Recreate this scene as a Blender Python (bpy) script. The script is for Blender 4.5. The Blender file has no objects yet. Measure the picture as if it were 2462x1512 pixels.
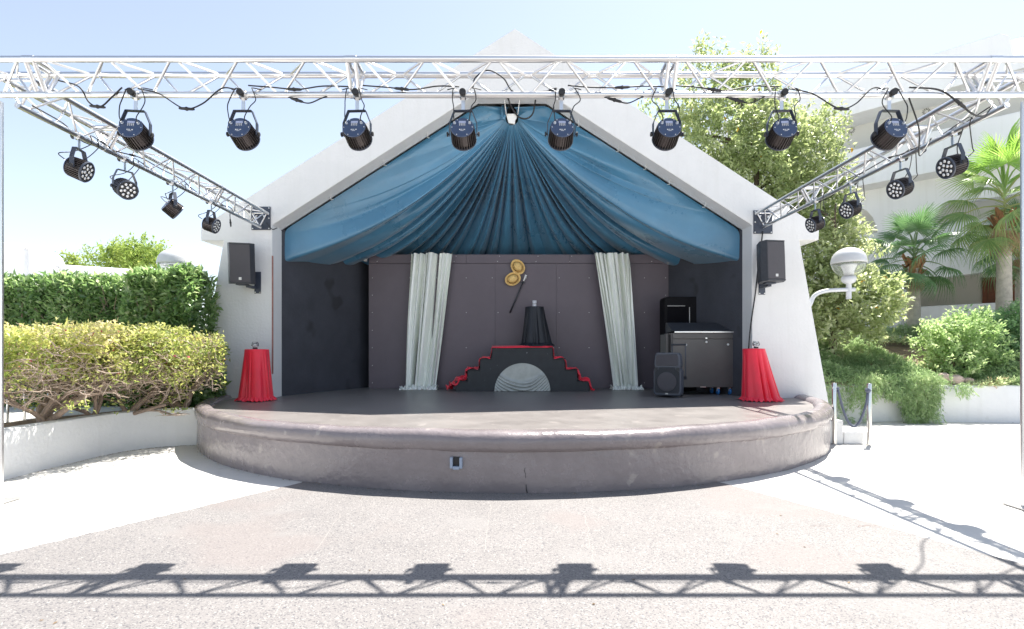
import bpy, bmesh, math, random
import numpy as np
from mathutils import Vector, Matrix

random.seed(7)
rng = np.random.default_rng(11)
SC = bpy.context.scene
COL = SC.collection
R = math.radians

# ------------------------------------------------------------------ camera
CAMH, FPX, U0, VH = 1.27, 1300.0, 1231.0, 845.0
cam_d = bpy.data.cameras.new('camera')
cam_d.sensor_width = 36.0
cam_d.lens = 36.0 * FPX / 2462.0
cam_d.shift_y = (VH - 756.0) / 2462.0
cam_d.clip_start, cam_d.clip_end = 0.05, 2000.0
cam = bpy.data.objects.new('camera', cam_d)
cam.location = (0, 0, CAMH)
cam.rotation_euler = (R(90), 0, 0)
COL.objects.link(cam)
SC.camera = cam

# ------------------------------------------------------------------ sky, sun, exposure
SUN = Vector((0.29, 0.394, 1.0)).normalized()
elev = math.asin(SUN.z)
azim = math.atan2(SUN.x, SUN.y)
world = bpy.data.worlds.new('World')
SC.world = world
world.use_nodes = True
nt = world.node_tree
bg = nt.nodes['Background']
sky = nt.nodes.new('ShaderNodeTexSky')
sky.sky_type = 'NISHITA'
sky.sun_disc = False
sky.sun_elevation = elev
sky.sun_rotation = azim
sky.altitude = 0
sky.air_density = 1.0
sky.dust_density = 0.6
sky.ozone_density = 1.0
bg.inputs['Strength'].default_value = 0.088
hz = nt.nodes.new('ShaderNodeHueSaturation')      # hazy, paler summer sky all round
hz.inputs['Saturation'].default_value = 0.66
nt.links.new(sky.outputs[0], hz.inputs['Color'])
nt.links.new(hz.outputs[0], bg.inputs['Color'])
sun_d = bpy.data.lights.new('sun', 'SUN')
sun_d.energy = 4.6
sun_d.angle = R(0.5)
sun_d.color = (1.0, 0.955, 0.89)
sun = bpy.data.objects.new('sun', sun_d)
sun.rotation_euler = SUN.to_track_quat('Z', 'Y').to_euler()
sun.location = (6, 10, 22)
COL.objects.link(sun)
SC.view_settings.view_transform = 'Standard'
SC.view_settings.look = 'None'
SC.view_settings.gamma = 1.0
SC.view_settings.exposure = 1.44
SC.cycles.max_bounces = 12
SC.cycles.diffuse_bounces = 8
SC.cycles.glossy_bounces = 4
SC.cycles.transparent_max_bounces = 8
SC.cycles.use_denoising = True


# ------------------------------------------------------------------ helpers
def PX(u, v, Y):
    """point of the place that stands at depth Y"""
    return Vector(((u - U0) / FPX * Y, Y, CAMH + (VH - v) / FPX * Y))


def tag(o, label=None, cat=None, group=None, kind=None):
    if label: o['label'] = label
    if cat: o['category'] = cat
    if group: o['group'] = group
    if kind: o['kind'] = kind
    return o


def thing(name, label, cat, loc=(0, 0, 0), group=None):
    o = bpy.data.objects.new(name, None)
    o.empty_display_size = 0.1
    o.location = loc
    COL.objects.link(o)
    return tag(o, label, cat, group)


def link(name, me, parent=None, mtx=None):
    o = bpy.data.objects.new(name, me)
    COL.objects.link(o)
    if parent is not None:
        o.parent = parent
    if mtx is not None:
        o.matrix_local = mtx
    return o


class MB:
    def __init__(self):
        self.v, self.f = [], []

    def add(self, vs, fs):
        n = len(self.v)
        self.v += [tuple(p) for p in vs]
        self.f += [tuple(i + n for i in q) for q in fs]
        return self

    def box(self, c, s, rot=None):
        hx, hy, hz = s[0] / 2, s[1] / 2, s[2] / 2
        vs = [Vector((x, y, z)) for x in (-hx, hx) for y in (-hy, hy) for z in (-hz, hz)]
        if rot is not None:
            vs = [rot @ p for p in vs]
        c = Vector(c)
        return self.add([p + c for p in vs],
                        [(0, 1, 3, 2), (4, 6, 7, 5), (0, 4, 5, 1), (2, 3, 7, 6), (0, 2, 6, 4), (1, 5, 7, 3)])

    def prism(self, poly, off):
        n = len(poly)
        off = Vector(off)
        a = [Vector(p) for p in poly]
        vs = a + [p + off for p in a]
        fs = [tuple(range(n)), tuple(range(2 * n - 1, n - 1, -1))]
        fs += [(i, n + i, n + (i + 1) % n, (i + 1) % n) for i in range(n)]
        return self.add(vs, fs)

    def tube(self, path, r, n=8, caps=True):
        path = [Vector(p) for p in path]
        m = len(path)
        rr = r if isinstance(r, (list, tuple)) else [r] * m
        vs, fs = [], []
        t0 = (path[1] - path[0]).normalized()
        ref = Vector((0, 0, 1)) if abs(t0.z) < 0.9 else Vector((1, 0, 0))
        nx = t0.cross(ref).normalized()
        for i in range(m):
            a = path[max(i - 1, 0)]; b = path[min(i + 1, m - 1)]
            t = (b - a)
            t = t.normalized() if t.length > 1e-9 else t0
            nx = (nx - t * nx.dot(t))
            nx = nx.normalized() if nx.length > 1e-6 else t.orthogonal().normalized()
            ny = t.cross(nx)
            for k in range(n):
                an = 2 * math.pi * k / n
                vs.append(path[i] + (nx * math.cos(an) + ny * math.sin(an)) * rr[i])
        for i in range(m - 1):
            for k in range(n):
                k2 = (k + 1) % n
                fs.append((i * n + k, i * n + k2, (i + 1) * n + k2, (i + 1) * n + k))
        if caps:
            fs.append(tuple(range(n - 1, -1, -1)))
            fs.append(tuple((m - 1) * n + k for k in range(n)))
        return self.add(vs, fs)

    def lathe(self, prof, n=24, c=(0, 0, 0), rot=None, sx=1.0, sy=1.0):
        vs, fs = [], []
        c = Vector(c)
        for (r, z) in prof:
            for k in range(n):
                a = 2 * math.pi * k / n
                p = Vector((r * math.cos(a) * sx, r * math.sin(a) * sy, z))
                if rot is not None: p = rot @ p
                vs.append(p + c)
        for i in range(len(prof) - 1):
            for k in range(n):
                k2 = (k + 1) % n
                fs.append((i * n + k, i * n + k2, (i + 1) * n + k2, (i + 1) * n + k))
        if prof[0][0] > 1e-6: fs.append(tuple(range(n - 1, -1, -1)))
        if prof[-1][0] > 1e-6: fs.append(tuple((len(prof) - 1) * n + k for k in range(n)))
        return self.add(vs, fs)

    def grid(self, nu, nv, fn):
        vs = [fn(i / (nu - 1), j / (nv - 1)) for j in range(nv) for i in range(nu)]
        fs = [(j * nu + i, j * nu + i + 1, (j + 1) * nu + i + 1, (j + 1) * nu + i)
              for j in range(nv - 1) for i in range(nu - 1)]
        return self.add(vs, fs)

    def mesh(self, name, mat, smooth=False, bevel=0.0, off=(0, 0, 0), seg=2, recalc=True, subd=0):
        me = bpy.data.meshes.new(name)
        o = Vector(off)
        me.from_pydata([tuple(Vector(p) - o) for p in self.v], [], self.f)
        if bevel or recalc or subd:
            bm = bmesh.new(); bm.from_mesh(me)
            if recalc:
                bmesh.ops.recalc_face_normals(bm, faces=bm.faces)
            if bevel:
                ed = [e for e in bm.edges if len(e.link_faces) == 2 and e.calc_face_angle(0) > 0.5]
                bmesh.ops.bevel(bm, geom=ed, offset=bevel, segments=seg, profile=0.5, affect='EDGES', clamp_overlap=True)
            bm.to_mesh(me); bm.free()
        if smooth:
            me.shade_smooth()
            if smooth == 'auto':
                bm = bmesh.new(); bm.from_mesh(me)
                for e in bm.edges:
                    if len(e.link_faces) == 2 and e.calc_face_angle(0) > 0.6: e.smooth = False
                bm.to_mesh(me); bm.free()
        me.materials.append(mat)
        me.update()
        return me

    def build(self, name, mat, parent=None, smooth=False, bevel=0.0, world=True, seg=2, recalc=True):
        off = parent.location if (parent is not None and world) else (0, 0, 0)
        if parent is not None and world and parent.parent is not None:
            off = parent.parent.location if parent.type != 'EMPTY' else off
        return link(name, self.mesh(name, mat, smooth, bevel, off, seg, recalc), parent)


def spline(pts, n=8):
    p = [Vector(q) for q in pts]
    p = [p[0] * 2 - p[1]] + p + [p[-1] * 2 - p[-2]]
    out = []
    for i in range(1, len(p) - 2):
        for k in range(n):
            t = k / n
            a, b, c, d = p[i - 1], p[i], p[i + 1], p[i + 2]
            out.append(0.5 * ((2 * b) + (c - a) * t + (2 * a - 5 * b + 4 * c - d) * t * t + (3 * b - a - 3 * c + d) * t ** 3))
    out.append(p[-2])
    return out


# ------------------------------------------------------------------ materials
def mat(name, col, rough=0.6, metal=0.0, vary=0.0, vscale=6.0, bump=0.0, bscale=40.0, spec=0.5, speck=None, coat=0.0, detail=6.0, sheen=0.0, streak=None):
    m = bpy.data.materials.new(name)
    m.use_nodes = True
    t = m.node_tree
    b = t.nodes['Principled BSDF']
    b.inputs['Base Color'].default_value = (*col, 1)
    b.inputs['Roughness'].default_value = rough
    b.inputs['Metallic'].default_value = metal
    b.inputs['Specular IOR Level'].default_value = spec
    if coat: b.inputs['Coat Weight'].default_value = coat
    if sheen: b.inputs['Sheen Weight'].default_value = sheen
    tc = t.nodes.new('ShaderNodeTexCoord')
    src = None
    if vary:
        n = t.nodes.new('ShaderNodeTexNoise')
        n.inputs['Scale'].default_value = vscale
        n.inputs['Detail'].default_value = detail
        n.inputs['Roughness'].default_value = 0.65
        t.links.new(tc.outputs['Object'], n.inputs['Vector'])
        mr = t.nodes.new('ShaderNodeMapRange')
        mr.inputs['From Min'].default_value = 0.3
        mr.inputs['From Max'].default_value = 0.7
        mr.inputs['To Min'].default_value = 1 - vary
        mr.inputs['To Max'].default_value = 1 + vary
        t.links.new(n.outputs['Fac'], mr.inputs['Value'])
        mx = t.nodes.new('ShaderNodeMix'); mx.data_type = 'RGBA'; mx.blend_type = 'MULTIPLY'
        mx.inputs['Factor'].default_value = 1.0
        mx.inputs[6].default_value = (*col, 1)
        t.links.new(mr.outputs[0], mx.inputs[7])
        t.links.new(mx.outputs[2], b.inputs['Base Color'])
        src = mx
        rr = t.nodes.new('ShaderNodeMapRange')
        rr.inputs['To Min'].default_value = max(0.02, rough - 0.1)
        rr.inputs['To Max'].default_value = min(1, rough + 0.1)
        t.links.new(n.outputs['Fac'], rr.inputs['Value'])
        t.links.new(rr.outputs[0], b.inputs['Roughness'])
    if speck:
        for (sc, th, c2, f) in speck:
            n2 = t.nodes.new('ShaderNodeTexNoise')
            n2.inputs['Scale'].default_value = sc
            n2.inputs['Detail'].default_value = 2.0
            t.links.new(tc.outputs['Object'], n2.inputs['Vector'])
            m2 = t.nodes.new('ShaderNodeMapRange')
            m2.inputs['From Min'].default_value = th
            m2.inputs['From Max'].default_value = th + 0.06
            m2.inputs['To Max'].default_value = f
            t.links.new(n2.outputs['Fac'], m2.inputs['Value'])
            mx2 = t.nodes.new('ShaderNodeMix'); mx2.data_type = 'RGBA'
            t.links.new(m2.outputs[0], mx2.inputs['Factor'])
            if src is not None: t.links.new(src.outputs[2], mx2.inputs[6])
            else: mx2.inputs[6].default_value = (*col, 1)
            mx2.inputs[7].default_value = (*c2, 1)
            t.links.new(mx2.outputs[2], b.inputs['Base Color'])
            src = mx2
    if streak:
        mp = t.nodes.new('ShaderNodeMapping'); mp.inputs['Scale'].default_value = (5.0, 5.0, 0.35)
        t.links.new(tc.outputs['Object'], mp.inputs['Vector'])
        n4 = t.nodes.new('ShaderNodeTexNoise'); n4.inputs['Scale'].default_value = 1.6; n4.inputs['Detail'].default_value = 7.0
        t.links.new(mp.outputs[0], n4.inputs['Vector'])
        m4 = t.nodes.new('ShaderNodeMapRange'); m4.inputs['From Min'].default_value = 0.52; m4.inputs['From Max'].default_value = 0.78; m4.inputs['To Max'].default_value = streak[1]
        t.links.new(n4.outputs['Fac'], m4.inputs['Value'])
        x4 = t.nodes.new('ShaderNodeMix'); x4.data_type = 'RGBA'
        t.links.new(m4.outputs[0], x4.inputs['Factor'])
        if src is not None: t.links.new(src.outputs[2], x4.inputs[6])
        else: x4.inputs[6].default_value = (*col, 1)
        x4.inputs[7].default_value = (*streak[0], 1)
        t.links.new(x4.outputs[2], b.inputs['Base Color'])
        src = x4
    if bump:
        n3 = t.nodes.new('ShaderNodeTexNoise')
        n3.inputs['Scale'].default_value = bscale
        n3.inputs['Detail'].default_value = 5.0
        t.links.new(tc.outputs['Object'], n3.inputs['Vector'])
        bp = t.nodes.new('ShaderNodeBump')
        bp.inputs['Strength'].default_value = bump
        bp.inputs['Distance'].default_value = 0.02
        t.links.new(n3.outputs['Fac'], bp.inputs['Height'])
        t.links.new(bp.outputs[0], b.inputs['Normal'])
    return m


def leafmat(name, stops, transl=0.35, rough=0.42, spec=0.4):
    """stops: list of (pos, colour) over the per-leaf value, random plus paler toward some tops"""
    m = bpy.data.materials.new(name); m.use_nodes = True
    t = m.node_tree
    b = t.nodes['Principled BSDF']
    b.inputs['Roughness'].default_value = rough
    b.inputs['Specular IOR Level'].default_value = spec
    at = t.nodes.new('ShaderNodeAttribute'); at.attribute_name = 'var'
    cr = t.nodes.new('ShaderNodeValToRGB')
    el = cr.color_ramp.elements
    el[0].position, el[0].color = stops[0][0], (*stops[0][1], 1)
    el[1].position, el[1].color = stops[-1][0], (*stops[-1][1], 1)
    for p, c in stops[1:-1]:
        e = el.new(p); e.color = (*c, 1)
    t.links.new(at.outputs['Fac'], cr.inputs['Fac'])
    t.links.new(cr.outputs['Color'], b.inputs['Base Color'])
    tr = t.nodes.new('ShaderNodeBsdfTranslucent')
    mx = t.nodes.new('ShaderNodeMixShader')
    mx.inputs['Fac'].default_value = transl
    hs = t.nodes.new('ShaderNodeHueSaturation')
    hs.inputs['Hue'].default_value = 0.485
    hs.inputs['Saturation'].default_value = 1.1
    hs.inputs['Value'].default_value = 1.35
    t.links.new(cr.outputs['Color'], hs.inputs['Color'])
    t.links.new(hs.outputs[0], tr.inputs['Color'])
    t.links.new(b.outputs[0], mx.inputs[1]); t.links.new(tr.outputs[0], mx.inputs[2])
    t.links.new(mx.outputs[0], t.nodes['Material Output'].inputs['Surface'])
    return m


M = {}
M['plaza'] = mat('plaza_paint', (0.60, 0.585, 0.555), 0.75, vary=0.05, vscale=2.5, bump=0.25, bscale=22, speck=[(9, 0.66, (0.46, 0.45, 0.43), 0.45), (2.2, 0.66, (0.52, 0.50, 0.47), 0.5)])
M['granite'] = mat('granite', (0.200, 0.188, 0.181), 0.7, vary=0.10, vscale=1.3, bump=0.25, bscale=70,
                   speck=[(110, 0.56, (0.065, 0.065, 0.075), 0.8), (95, 0.60, (0.33, 0.32, 0.30), 0.8), (0.7, 0.55, (0.205, 0.178, 0.168), 0.5), (1.7, 0.60, (0.215, 0.205, 0.198), 0.5), (34, 0.68, (0.10, 0.095, 0.10), 0.5)])
M['white'] = mat('white_plaster', (0.74, 0.74, 0.735), 0.85, vary=0.035, vscale=1.6, bump=0.35, bscale=26, spec=0.25, speck=[(3.0, 0.72, (0.66, 0.65, 0.62), 0.5)], streak=((0.62, 0.61, 0.58), 0.28))
M['white_far'] = mat('white_render', (0.78, 0.79, 0.80), 0.85, vary=0.02, vscale=1.0, spec=0.2, streak=((0.66, 0.66, 0.65), 0.4))
M['greywall'] = mat('recess_paint', (0.66, 0.66, 0.61), 0.85, vary=0.04, vscale=1.0)
M['stage'] = mat('stage_paint', (0.230, 0.200, 0.203), 0.26, vary=0.12, vscale=3.0, bump=0.45, bscale=13, spec=0.6, speck=[(6, 0.66, (0.38, 0.34, 0.31), 0.6)])
M['sfloor'] = mat('stage_floor_paint', (0.205, 0.188, 0.178), 0.38, vary=0.16, vscale=2.2, bump=0.15, bscale=30, spec=0.5, speck=[(5, 0.68, (0.34, 0.31, 0.29), 0.5)])
M['darkwall'] = mat('dark_wall_paint', (0.055, 0.058, 0.072), 0.7, vary=0.2, vscale=2.0, bump=0.3, bscale=25, speck=[(1.6, 0.68, (0.03, 0.03, 0.036), 0.8)])
M['panel'] = mat('backdrop_panel', (0.132, 0.109, 0.127), 0.5, vary=0.10, vscale=1.4, bump=0.1, bscale=90)
M['alu'] = mat('aluminium', (0.76, 0.76, 0.76), 0.30, metal=1.0, vary=0.05, vscale=9)
M['steel'] = mat('stainless_steel', (0.72, 0.70, 0.67), 0.16, metal=1.0, vary=0.05, vscale=5)
M['platestl'] = mat('galvanised_plate', (0.50, 0.50, 0.50), 0.45, metal=0.8, vary=0.15, vscale=8)
M['black'] = mat('black_plastic', (0.040, 0.043, 0.052), 0.42, vary=0.2, vscale=14, bump=0.1, bscale=150)
M['blacksteel'] = mat('black_steel', (0.045, 0.055, 0.080), 0.36, vary=0.2, vscale=9)
M['fin'] = mat('anodised_body', (0.085, 0.075, 0.075), 0.32, metal=0.7, vary=0.2, vscale=10)
M['sky_tinted_panel'] = mat('rear_panel', (0.045, 0.070, 0.135), 0.35, vary=0.1, vscale=10)  # black plastic; the sky's reflection is put into this blue base colour
M['grille'] = mat('speaker_grille', (0.105, 0.100, 0.112), 0.6, bump=0.8, bscale=420, vary=0.05)
M['whitep'] = mat('white_plastic', (0.80, 0.80, 0.78), 0.4)
M['lens'] = mat('led_lens', (0.78, 0.79, 0.80), 0.12, metal=0.35, spec=0.8)
M['rubber'] = mat('black_rubber', (0.020, 0.020, 0.022), 0.6)
M['drape'] = mat('blue_satin', (0.060, 0.205, 0.340), 0.29, vary=0.14, vscale=1.1, spec=0.9, sheen=0.2, bump=0.2, bscale=5, speck=[(2.0, 0.70, (0.30, 0.36, 0.40), 0.25)])
M['silver'] = mat('silver_satin', (0.93, 0.95, 0.90), 0.36, metal=0.12, vary=0.02, vscale=3)
M['red'] = mat('red_satin', (0.85, 0.012, 0.045), 0.38, vary=0.08, vscale=3, sheen=0.2)
M['blackcloth'] = mat('black_cloth', (0.012, 0.014, 0.020), 0.5, vary=0.2, vscale=5)
M['prop'] = mat('prop_black_paint', (0.028, 0.031, 0.036), 0.6, vary=0.25, vscale=5, speck=[(17, 0.72, (0.30, 0.31, 0.34), 0.7)])
M['moon'] = mat('grey_satin', (0.42, 0.44, 0.42), 0.42, metal=0.2, vary=0.18, vscale=5)
M['gold'] = mat('gold_straw', (0.82, 0.55, 0.20), 0.4, metal=0.2, vary=0.18, vscale=30, bump=0.4, bscale=120)
M['cab'] = mat('cabinet_laminate', (0.105, 0.098, 0.095), 0.42, vary=0.12, vscale=3)
M['bluew'] = mat('blue_caster', (0.03, 0.22, 0.60), 0.4)
M['wood'] = mat('brown_door_wood', (0.20, 0.065, 0.03), 0.5, vary=0.2, vscale=5)
M['bark'] = mat('grey_brown_bark', (0.27, 0.20, 0.155), 0.85, vary=0.25, vscale=14, bump=0.6, bscale=50)
M['barkdark'] = mat('dark_bark', (0.10, 0.075, 0.055), 0.9, vary=0.25, vscale=10, bump=0.5, bscale=40)
M['palmbark'] = mat('palm_bark', (0.46, 0.42, 0.36), 0.9, vary=0.2, vscale=8, bump=0.9, bscale=30)
M['palmfibre'] = mat('palm_fibre', (0.26, 0.13, 0.06), 0.9, vary=0.3, vscale=12, bump=0.8, bscale=40)
M['soil'] = mat('soil', (0.24, 0.17, 0.12), 0.95, vary=0.3, vscale=8, bump=0.9, bscale=25)
M['core'] = mat('dark_filler', (0.045, 0.065, 0.030), 0.95, vary=0.4, vscale=12)  # dark twig tone for the solid filler inside the hedges
M['rock'] = mat('pink_rock', (0.52, 0.40, 0.34), 0.85, vary=0.25, vscale=7, bump=0.8, bscale=14)
M['rope'] = mat('blue_grey_rope', (0.10, 0.115, 0.16), 0.6, vary=0.15, vscale=20)
M['lampcap'] = mat('lamp_cap', (0.55, 0.56, 0.57), 0.35, vary=0.06, vscale=5)
M['lampgrey'] = mat('lamp_arm_paint', (0.55, 0.57, 0.60), 0.45, vary=0.05, vscale=4)
M['rust'] = mat('pink_tape', (0.36, 0.17, 0.14), 0.8, vary=0.3, vscale=10)
M['fixture'] = mat('beige_fixture', (0.62, 0.62, 0.58), 0.5)
gl = bpy.data.materials.new('clear_glass'); gl.use_nodes = True
gb = gl.node_tree.nodes['Principled BSDF']
gb.inputs['Base Color'].default_value = (0.95, 0.97, 0.98, 1)
gb.inputs['Roughness'].default_value = 0.04
gb.inputs['Transmission Weight'].default_value = 0.92
gb.inputs['IOR'].default_value = 1.25
M['glass'] = gl
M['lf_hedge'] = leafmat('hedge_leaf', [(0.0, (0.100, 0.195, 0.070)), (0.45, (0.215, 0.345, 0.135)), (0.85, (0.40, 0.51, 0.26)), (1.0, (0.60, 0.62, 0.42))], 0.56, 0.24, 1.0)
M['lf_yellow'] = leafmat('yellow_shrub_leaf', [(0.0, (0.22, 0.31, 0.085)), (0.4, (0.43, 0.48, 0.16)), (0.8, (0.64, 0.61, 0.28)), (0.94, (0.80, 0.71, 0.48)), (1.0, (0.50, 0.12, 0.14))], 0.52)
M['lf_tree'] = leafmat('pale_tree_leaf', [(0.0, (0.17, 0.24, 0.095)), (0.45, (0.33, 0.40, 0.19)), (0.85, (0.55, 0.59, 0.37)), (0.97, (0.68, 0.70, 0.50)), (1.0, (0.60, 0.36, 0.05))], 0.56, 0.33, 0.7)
M['lf_pitto'] = leafmat('light_shrub_leaf', [(0.0, (0.19, 0.31, 0.13)), (0.5, (0.36, 0.50, 0.23)), (1.0, (0.60, 0.68, 0.40))], 0.54)
M['lf_pitto2'] = leafmat('dark_shrub_leaf', [(0.0, (0.11, 0.23, 0.10)), (0.5, (0.20, 0.36, 0.16)), (1.0, (0.34, 0.48, 0.25))], 0.42)
M['lf_jun'] = leafmat('juniper_needles', [(0.0, (0.12, 0.21, 0.09)), (0.5, (0.34, 0.47, 0.24)), (0.95, (0.56, 0.64, 0.38)), (1.0, (0.46, 0.33, 0.20))], 0.46, 0.6, 0.2)
M['lf_far'] = leafmat('far_tree_leaf', [(0.0, (0.12, 0.22, 0.05)), (0.5, (0.24, 0.34, 0.09)), (1.0, (0.38, 0.44, 0.14))], 0.42, 0.6, 0.2)
M['lf_palm'] = leafmat('palm_frond', [(0.0, (0.075, 0.18, 0.070)), (0.6, (0.15, 0.28, 0.12)), (1.0, (0.34, 0.40, 0.22))], 0.40, 0.3, 0.7)
M['lf_palm2'] = leafmat('yellow_palm_frond', [(0.0, (0.13, 0.25, 0.08)), (0.6, (0.26, 0.38, 0.14)), (1.0, (0.56, 0.48, 0.24))], 0.45, 0.3, 0.7)
M['lf_bright'] = leafmat('bright_palm_frond', [(0.0, (0.13, 0.28, 0.06)), (0.6, (0.24, 0.42, 0.10)), (1.0, (0.42, 0.52, 0.20))], 0.5, 0.3, 0.7)
M['lf_dry'] = leafmat('dry_frond', [(0.0, (0.34, 0.23, 0.13)), (1.0, (0.56, 0.44, 0.29))], 0.35, 0.7, 0.2)
M['twig'] = mat('pale_twig', (0.46, 0.36, 0.29), 0.85, vary=0.2, vscale=14)


# ------------------------------------------------------------------ leaves
def leaf_mesh(name, pos, axis, nrm, length, width, material, fold=0.25, var=None, droop=0.0):
    """one mesh of small folded leaves (4 triangles each)"""
    n = len(pos)
    pos = np.asarray(pos, float); axis = np.asarray(axis, float); nrm = np.asarray(nrm, float)
    axis /= np.linalg.norm(axis, axis=1, keepdims=True) + 1e-9
    nrm = nrm - axis * np.sum(nrm * axis, axis=1, keepdims=True)
    nrm /= np.linalg.norm(nrm, axis=1, keepdims=True) + 1e-9
    side = np.cross(axis, nrm)
    L = np.broadcast_to(np.asarray(length, float), (n,))[:, None]
    W = np.broadcast_to(np.asarray(width, float), (n,))[:, None]
    V = np.empty((n, 5, 3))
    V[:, 0] = pos
    V[:, 1] = pos + axis * L * 0.5 + side * W * 0.5 + nrm * W * fold
    V[:, 2] = pos + axis * L - nrm * L * droop
    V[:, 3] = pos + axis * L * 0.5 - side * W * 0.5 + nrm * W * fold
    V[:, 4] = pos + axis * L * 0.52
    idx = np.arange(n)[:, None] * 5
    tri = np.array([[0, 4, 1], [1, 4, 2], [2, 4, 3], [3, 4, 0]])
    F = (idx[:, None, :] + tri[None]).reshape(-1, 3)
    me = bpy.data.meshes.new(name)
    me.vertices.add(n * 5); me.vertices.foreach_set('co', V.reshape(-1))
    me.loops.add(len(F) * 3); me.loops.foreach_set('vertex_index', F.reshape(-1).astype(np.int32))
    me.polygons.add(len(F)); me.polygons.foreach_set('loop_start', np.arange(0, len(F) * 3, 3, dtype=np.int32))
    me.polygons.foreach_set('loop_total', np.full(len(F), 3, np.int32))
    me.update(calc_edges=True)
    a = me.attributes.new('var', 'FLOAT', 'POINT')
    vv = rng.random(n) if var is None else np.clip(var, 0, 1)
    a.data.foreach_set('value', np.repeat(vv, 5).astype(np.float32))
    me.materials.append(material)
    return me


def unit(a):
    return a / (np.linalg.norm(a, axis=1, keepdims=True) + 1e-9)


def noise3(p, sc, seed=0):
    p = np.asarray(p) * sc + seed * 17.3
    return (np.sin(p[:, 0] * 1.7 + 1.3 * np.sin(p[:, 1] * 1.3)) + np.sin(p[:, 1] * 2.1 + 1.1 * np.sin(p[:, 2] * 1.9)) + np.sin(p[:, 2] * 1.8 + 1.2 * np.sin(p[:, 0] * 1.5))) / 3


# ================================================================== THE SETTING
# plaza
b = MB(); b.add([(-300, -300, 0), (300, -300, 0), (300, 300, 0), (-300, 300, 0)], [(0, 1, 2, 3)])
tag(b.build('plaza', M['plaza']), kind='structure')
gp = [(-2.23, 5.6), (-2.02, 5.24), (-3.19, 3.37), (-14.3, -14.4), (11.8, -14.4), (3.03, 3.25), (2.13, 5.02), (1.8, 5.6)]
ge = []
for (xa, ya), (xb, yb) in zip(gp, gp[1:] + gp[:1]):
    nseg = max(1, min(160, int(math.hypot(xb - xa, yb - ya) / 0.05)))
    for q in range(nseg):
        t = q / nseg
        ge.append((xa + (xb - xa) * t + random.gauss(0, 0.006), ya + (yb - ya) * t + random.gauss(0, 0.006), 0.005))
b = MB(); b.add(ge, [tuple(range(len(ge)))])
gran = tag(b.build('granite_paving', M['granite'], recalc=False), kind='structure')
if gran.data.polygons[0].normal.z < 0: gran.data.flip_normals()
for u0_, v0_, u1_, v1_, wd in ((1945, 1266, 2000, 1266, 0.003), (2060, 1267, 2166, 1263, 0.005), (1180, 1215, 1165, 1330, 0.0025), (1405, 1240, 1440, 1400, 0.0025), (820, 1235, 660, 1480, 0.0025)):
    b = MB()
    A_ = (CAMH * FPX / (v0_ - VH), CAMH * FPX / (v1_ - VH))
    p0 = Vector(((u0_ - U0) * A_[0] / FPX, A_[0], 0.0055)); p1 = Vector(((u1_ - U0) * A_[1] / FPX, A_[1], 0.0055))
    nn = Vector((-(p1 - p0).y, (p1 - p0).x, 0)).normalized()
    pt = [p0.lerp(p1, q / 14) + nn * random.gauss(0, 0.006) for q in range(15)]
    b.add([p - nn * wd * random.uniform(.3, 1) for p in pt] + [p + nn * wd * random.uniform(.3, 1) for p in pt], [(q, q + 1, q + 16, q + 15) for q in range(14)])
    b.build('crack', mat('crack_fill', (0.16, 0.10, 0.08) if v0_ > 1260 else (0.30, 0.28, 0.26), 0.9), gran, world=False)

# ------------------------------------------------------------------ stage
SX, SY, SR = 0.02, 9.77, 4.94
FLZ = 0.50
stage = thing('stage', 'low semicircular stage with glossy dark grey painted wall and rounded rim', 'stage', (SX, SY, 0))


def arc(r, a):
    return Vector((SX + r * math.sin(a), SY - r * math.cos(a), 0))


NA = 140
A0, A1 = R(-92), R(88)
b = MB()
angs = [A0 + (A1 - A0) * i / NA for i in range(NA + 1)]
ring = [arc(SR - 0.12, a) for a in angs]
fl = [Vector((p.x, p.y, FLZ)) for p in ring] + [Vector((4.6, 13.0, FLZ)), Vector((-4.6, 13.0, FLZ))]
b.prism(fl, (0, 0, -0.12))
b.build('stage_floor', M['sfloor'], stage)


def wob(a, k):
    return 0.010 * math.sin(a * 9 + k) + 0.006 * math.sin(a * 23 + 2 * k) + 0.004 * math.sin(a * 51 + k)


b = MB()
prof = [(0.0, 0.0), (0.004, 0.10), (0.0, 0.30), (-0.002, 0.395)]
vs, fs = [], []
for a in angs:
    for j, (dr, z) in enumerate(prof):
        p = arc(SR + dr + 0.5 * wob(a, j), a); vs.append((p.x, p.y, z))
n = len(prof)
for i in range(NA):
    for j in range(n - 1):
        fs.append((i * n + j, (i + 1) * n + j, (i + 1) * n + j + 1, i * n + j + 1))
b.add(vs, fs)
b.build('stage_wall', M['stage'], stage, smooth=True)
b = MB()
vs, fs = [], []
ncs = 14
a0c, a1c = R(-90), R(82)
for i in range(NA + 1):
    a = a0c + (a1c - a0c) * i / NA
    for k in range(ncs):
        t = 2 * math.pi * k / ncs
        cr_, cz_ = math.cos(t), math.sin(t)
        rr = SR - 0.085 + (0.125 + wob(a, 1)) * math.copysign(abs(cr_) ** 0.8, cr_)
        zz = 0.455 + (0.102 + 0.5 * wob(a, 3)) * math.copysign(abs(cz_) ** 0.8, cz_)
        p = arc(rr, a); vs.append((p.x, p.y, zz))
for i in range(NA):
    for k in range(ncs):
        k2 = (k + 1) % ncs
        fs.append((i * ncs + k, (i + 1) * ncs + k, (i + 1) * ncs + k2, i * ncs + k2))
fs.append(tuple(range(ncs))); fs.append(tuple(NA * ncs + k for k in range(ncs - 1, -1, -1)))
b.add(vs, fs)
b.build('rim', M['stage'], stage, smooth=True)
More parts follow.
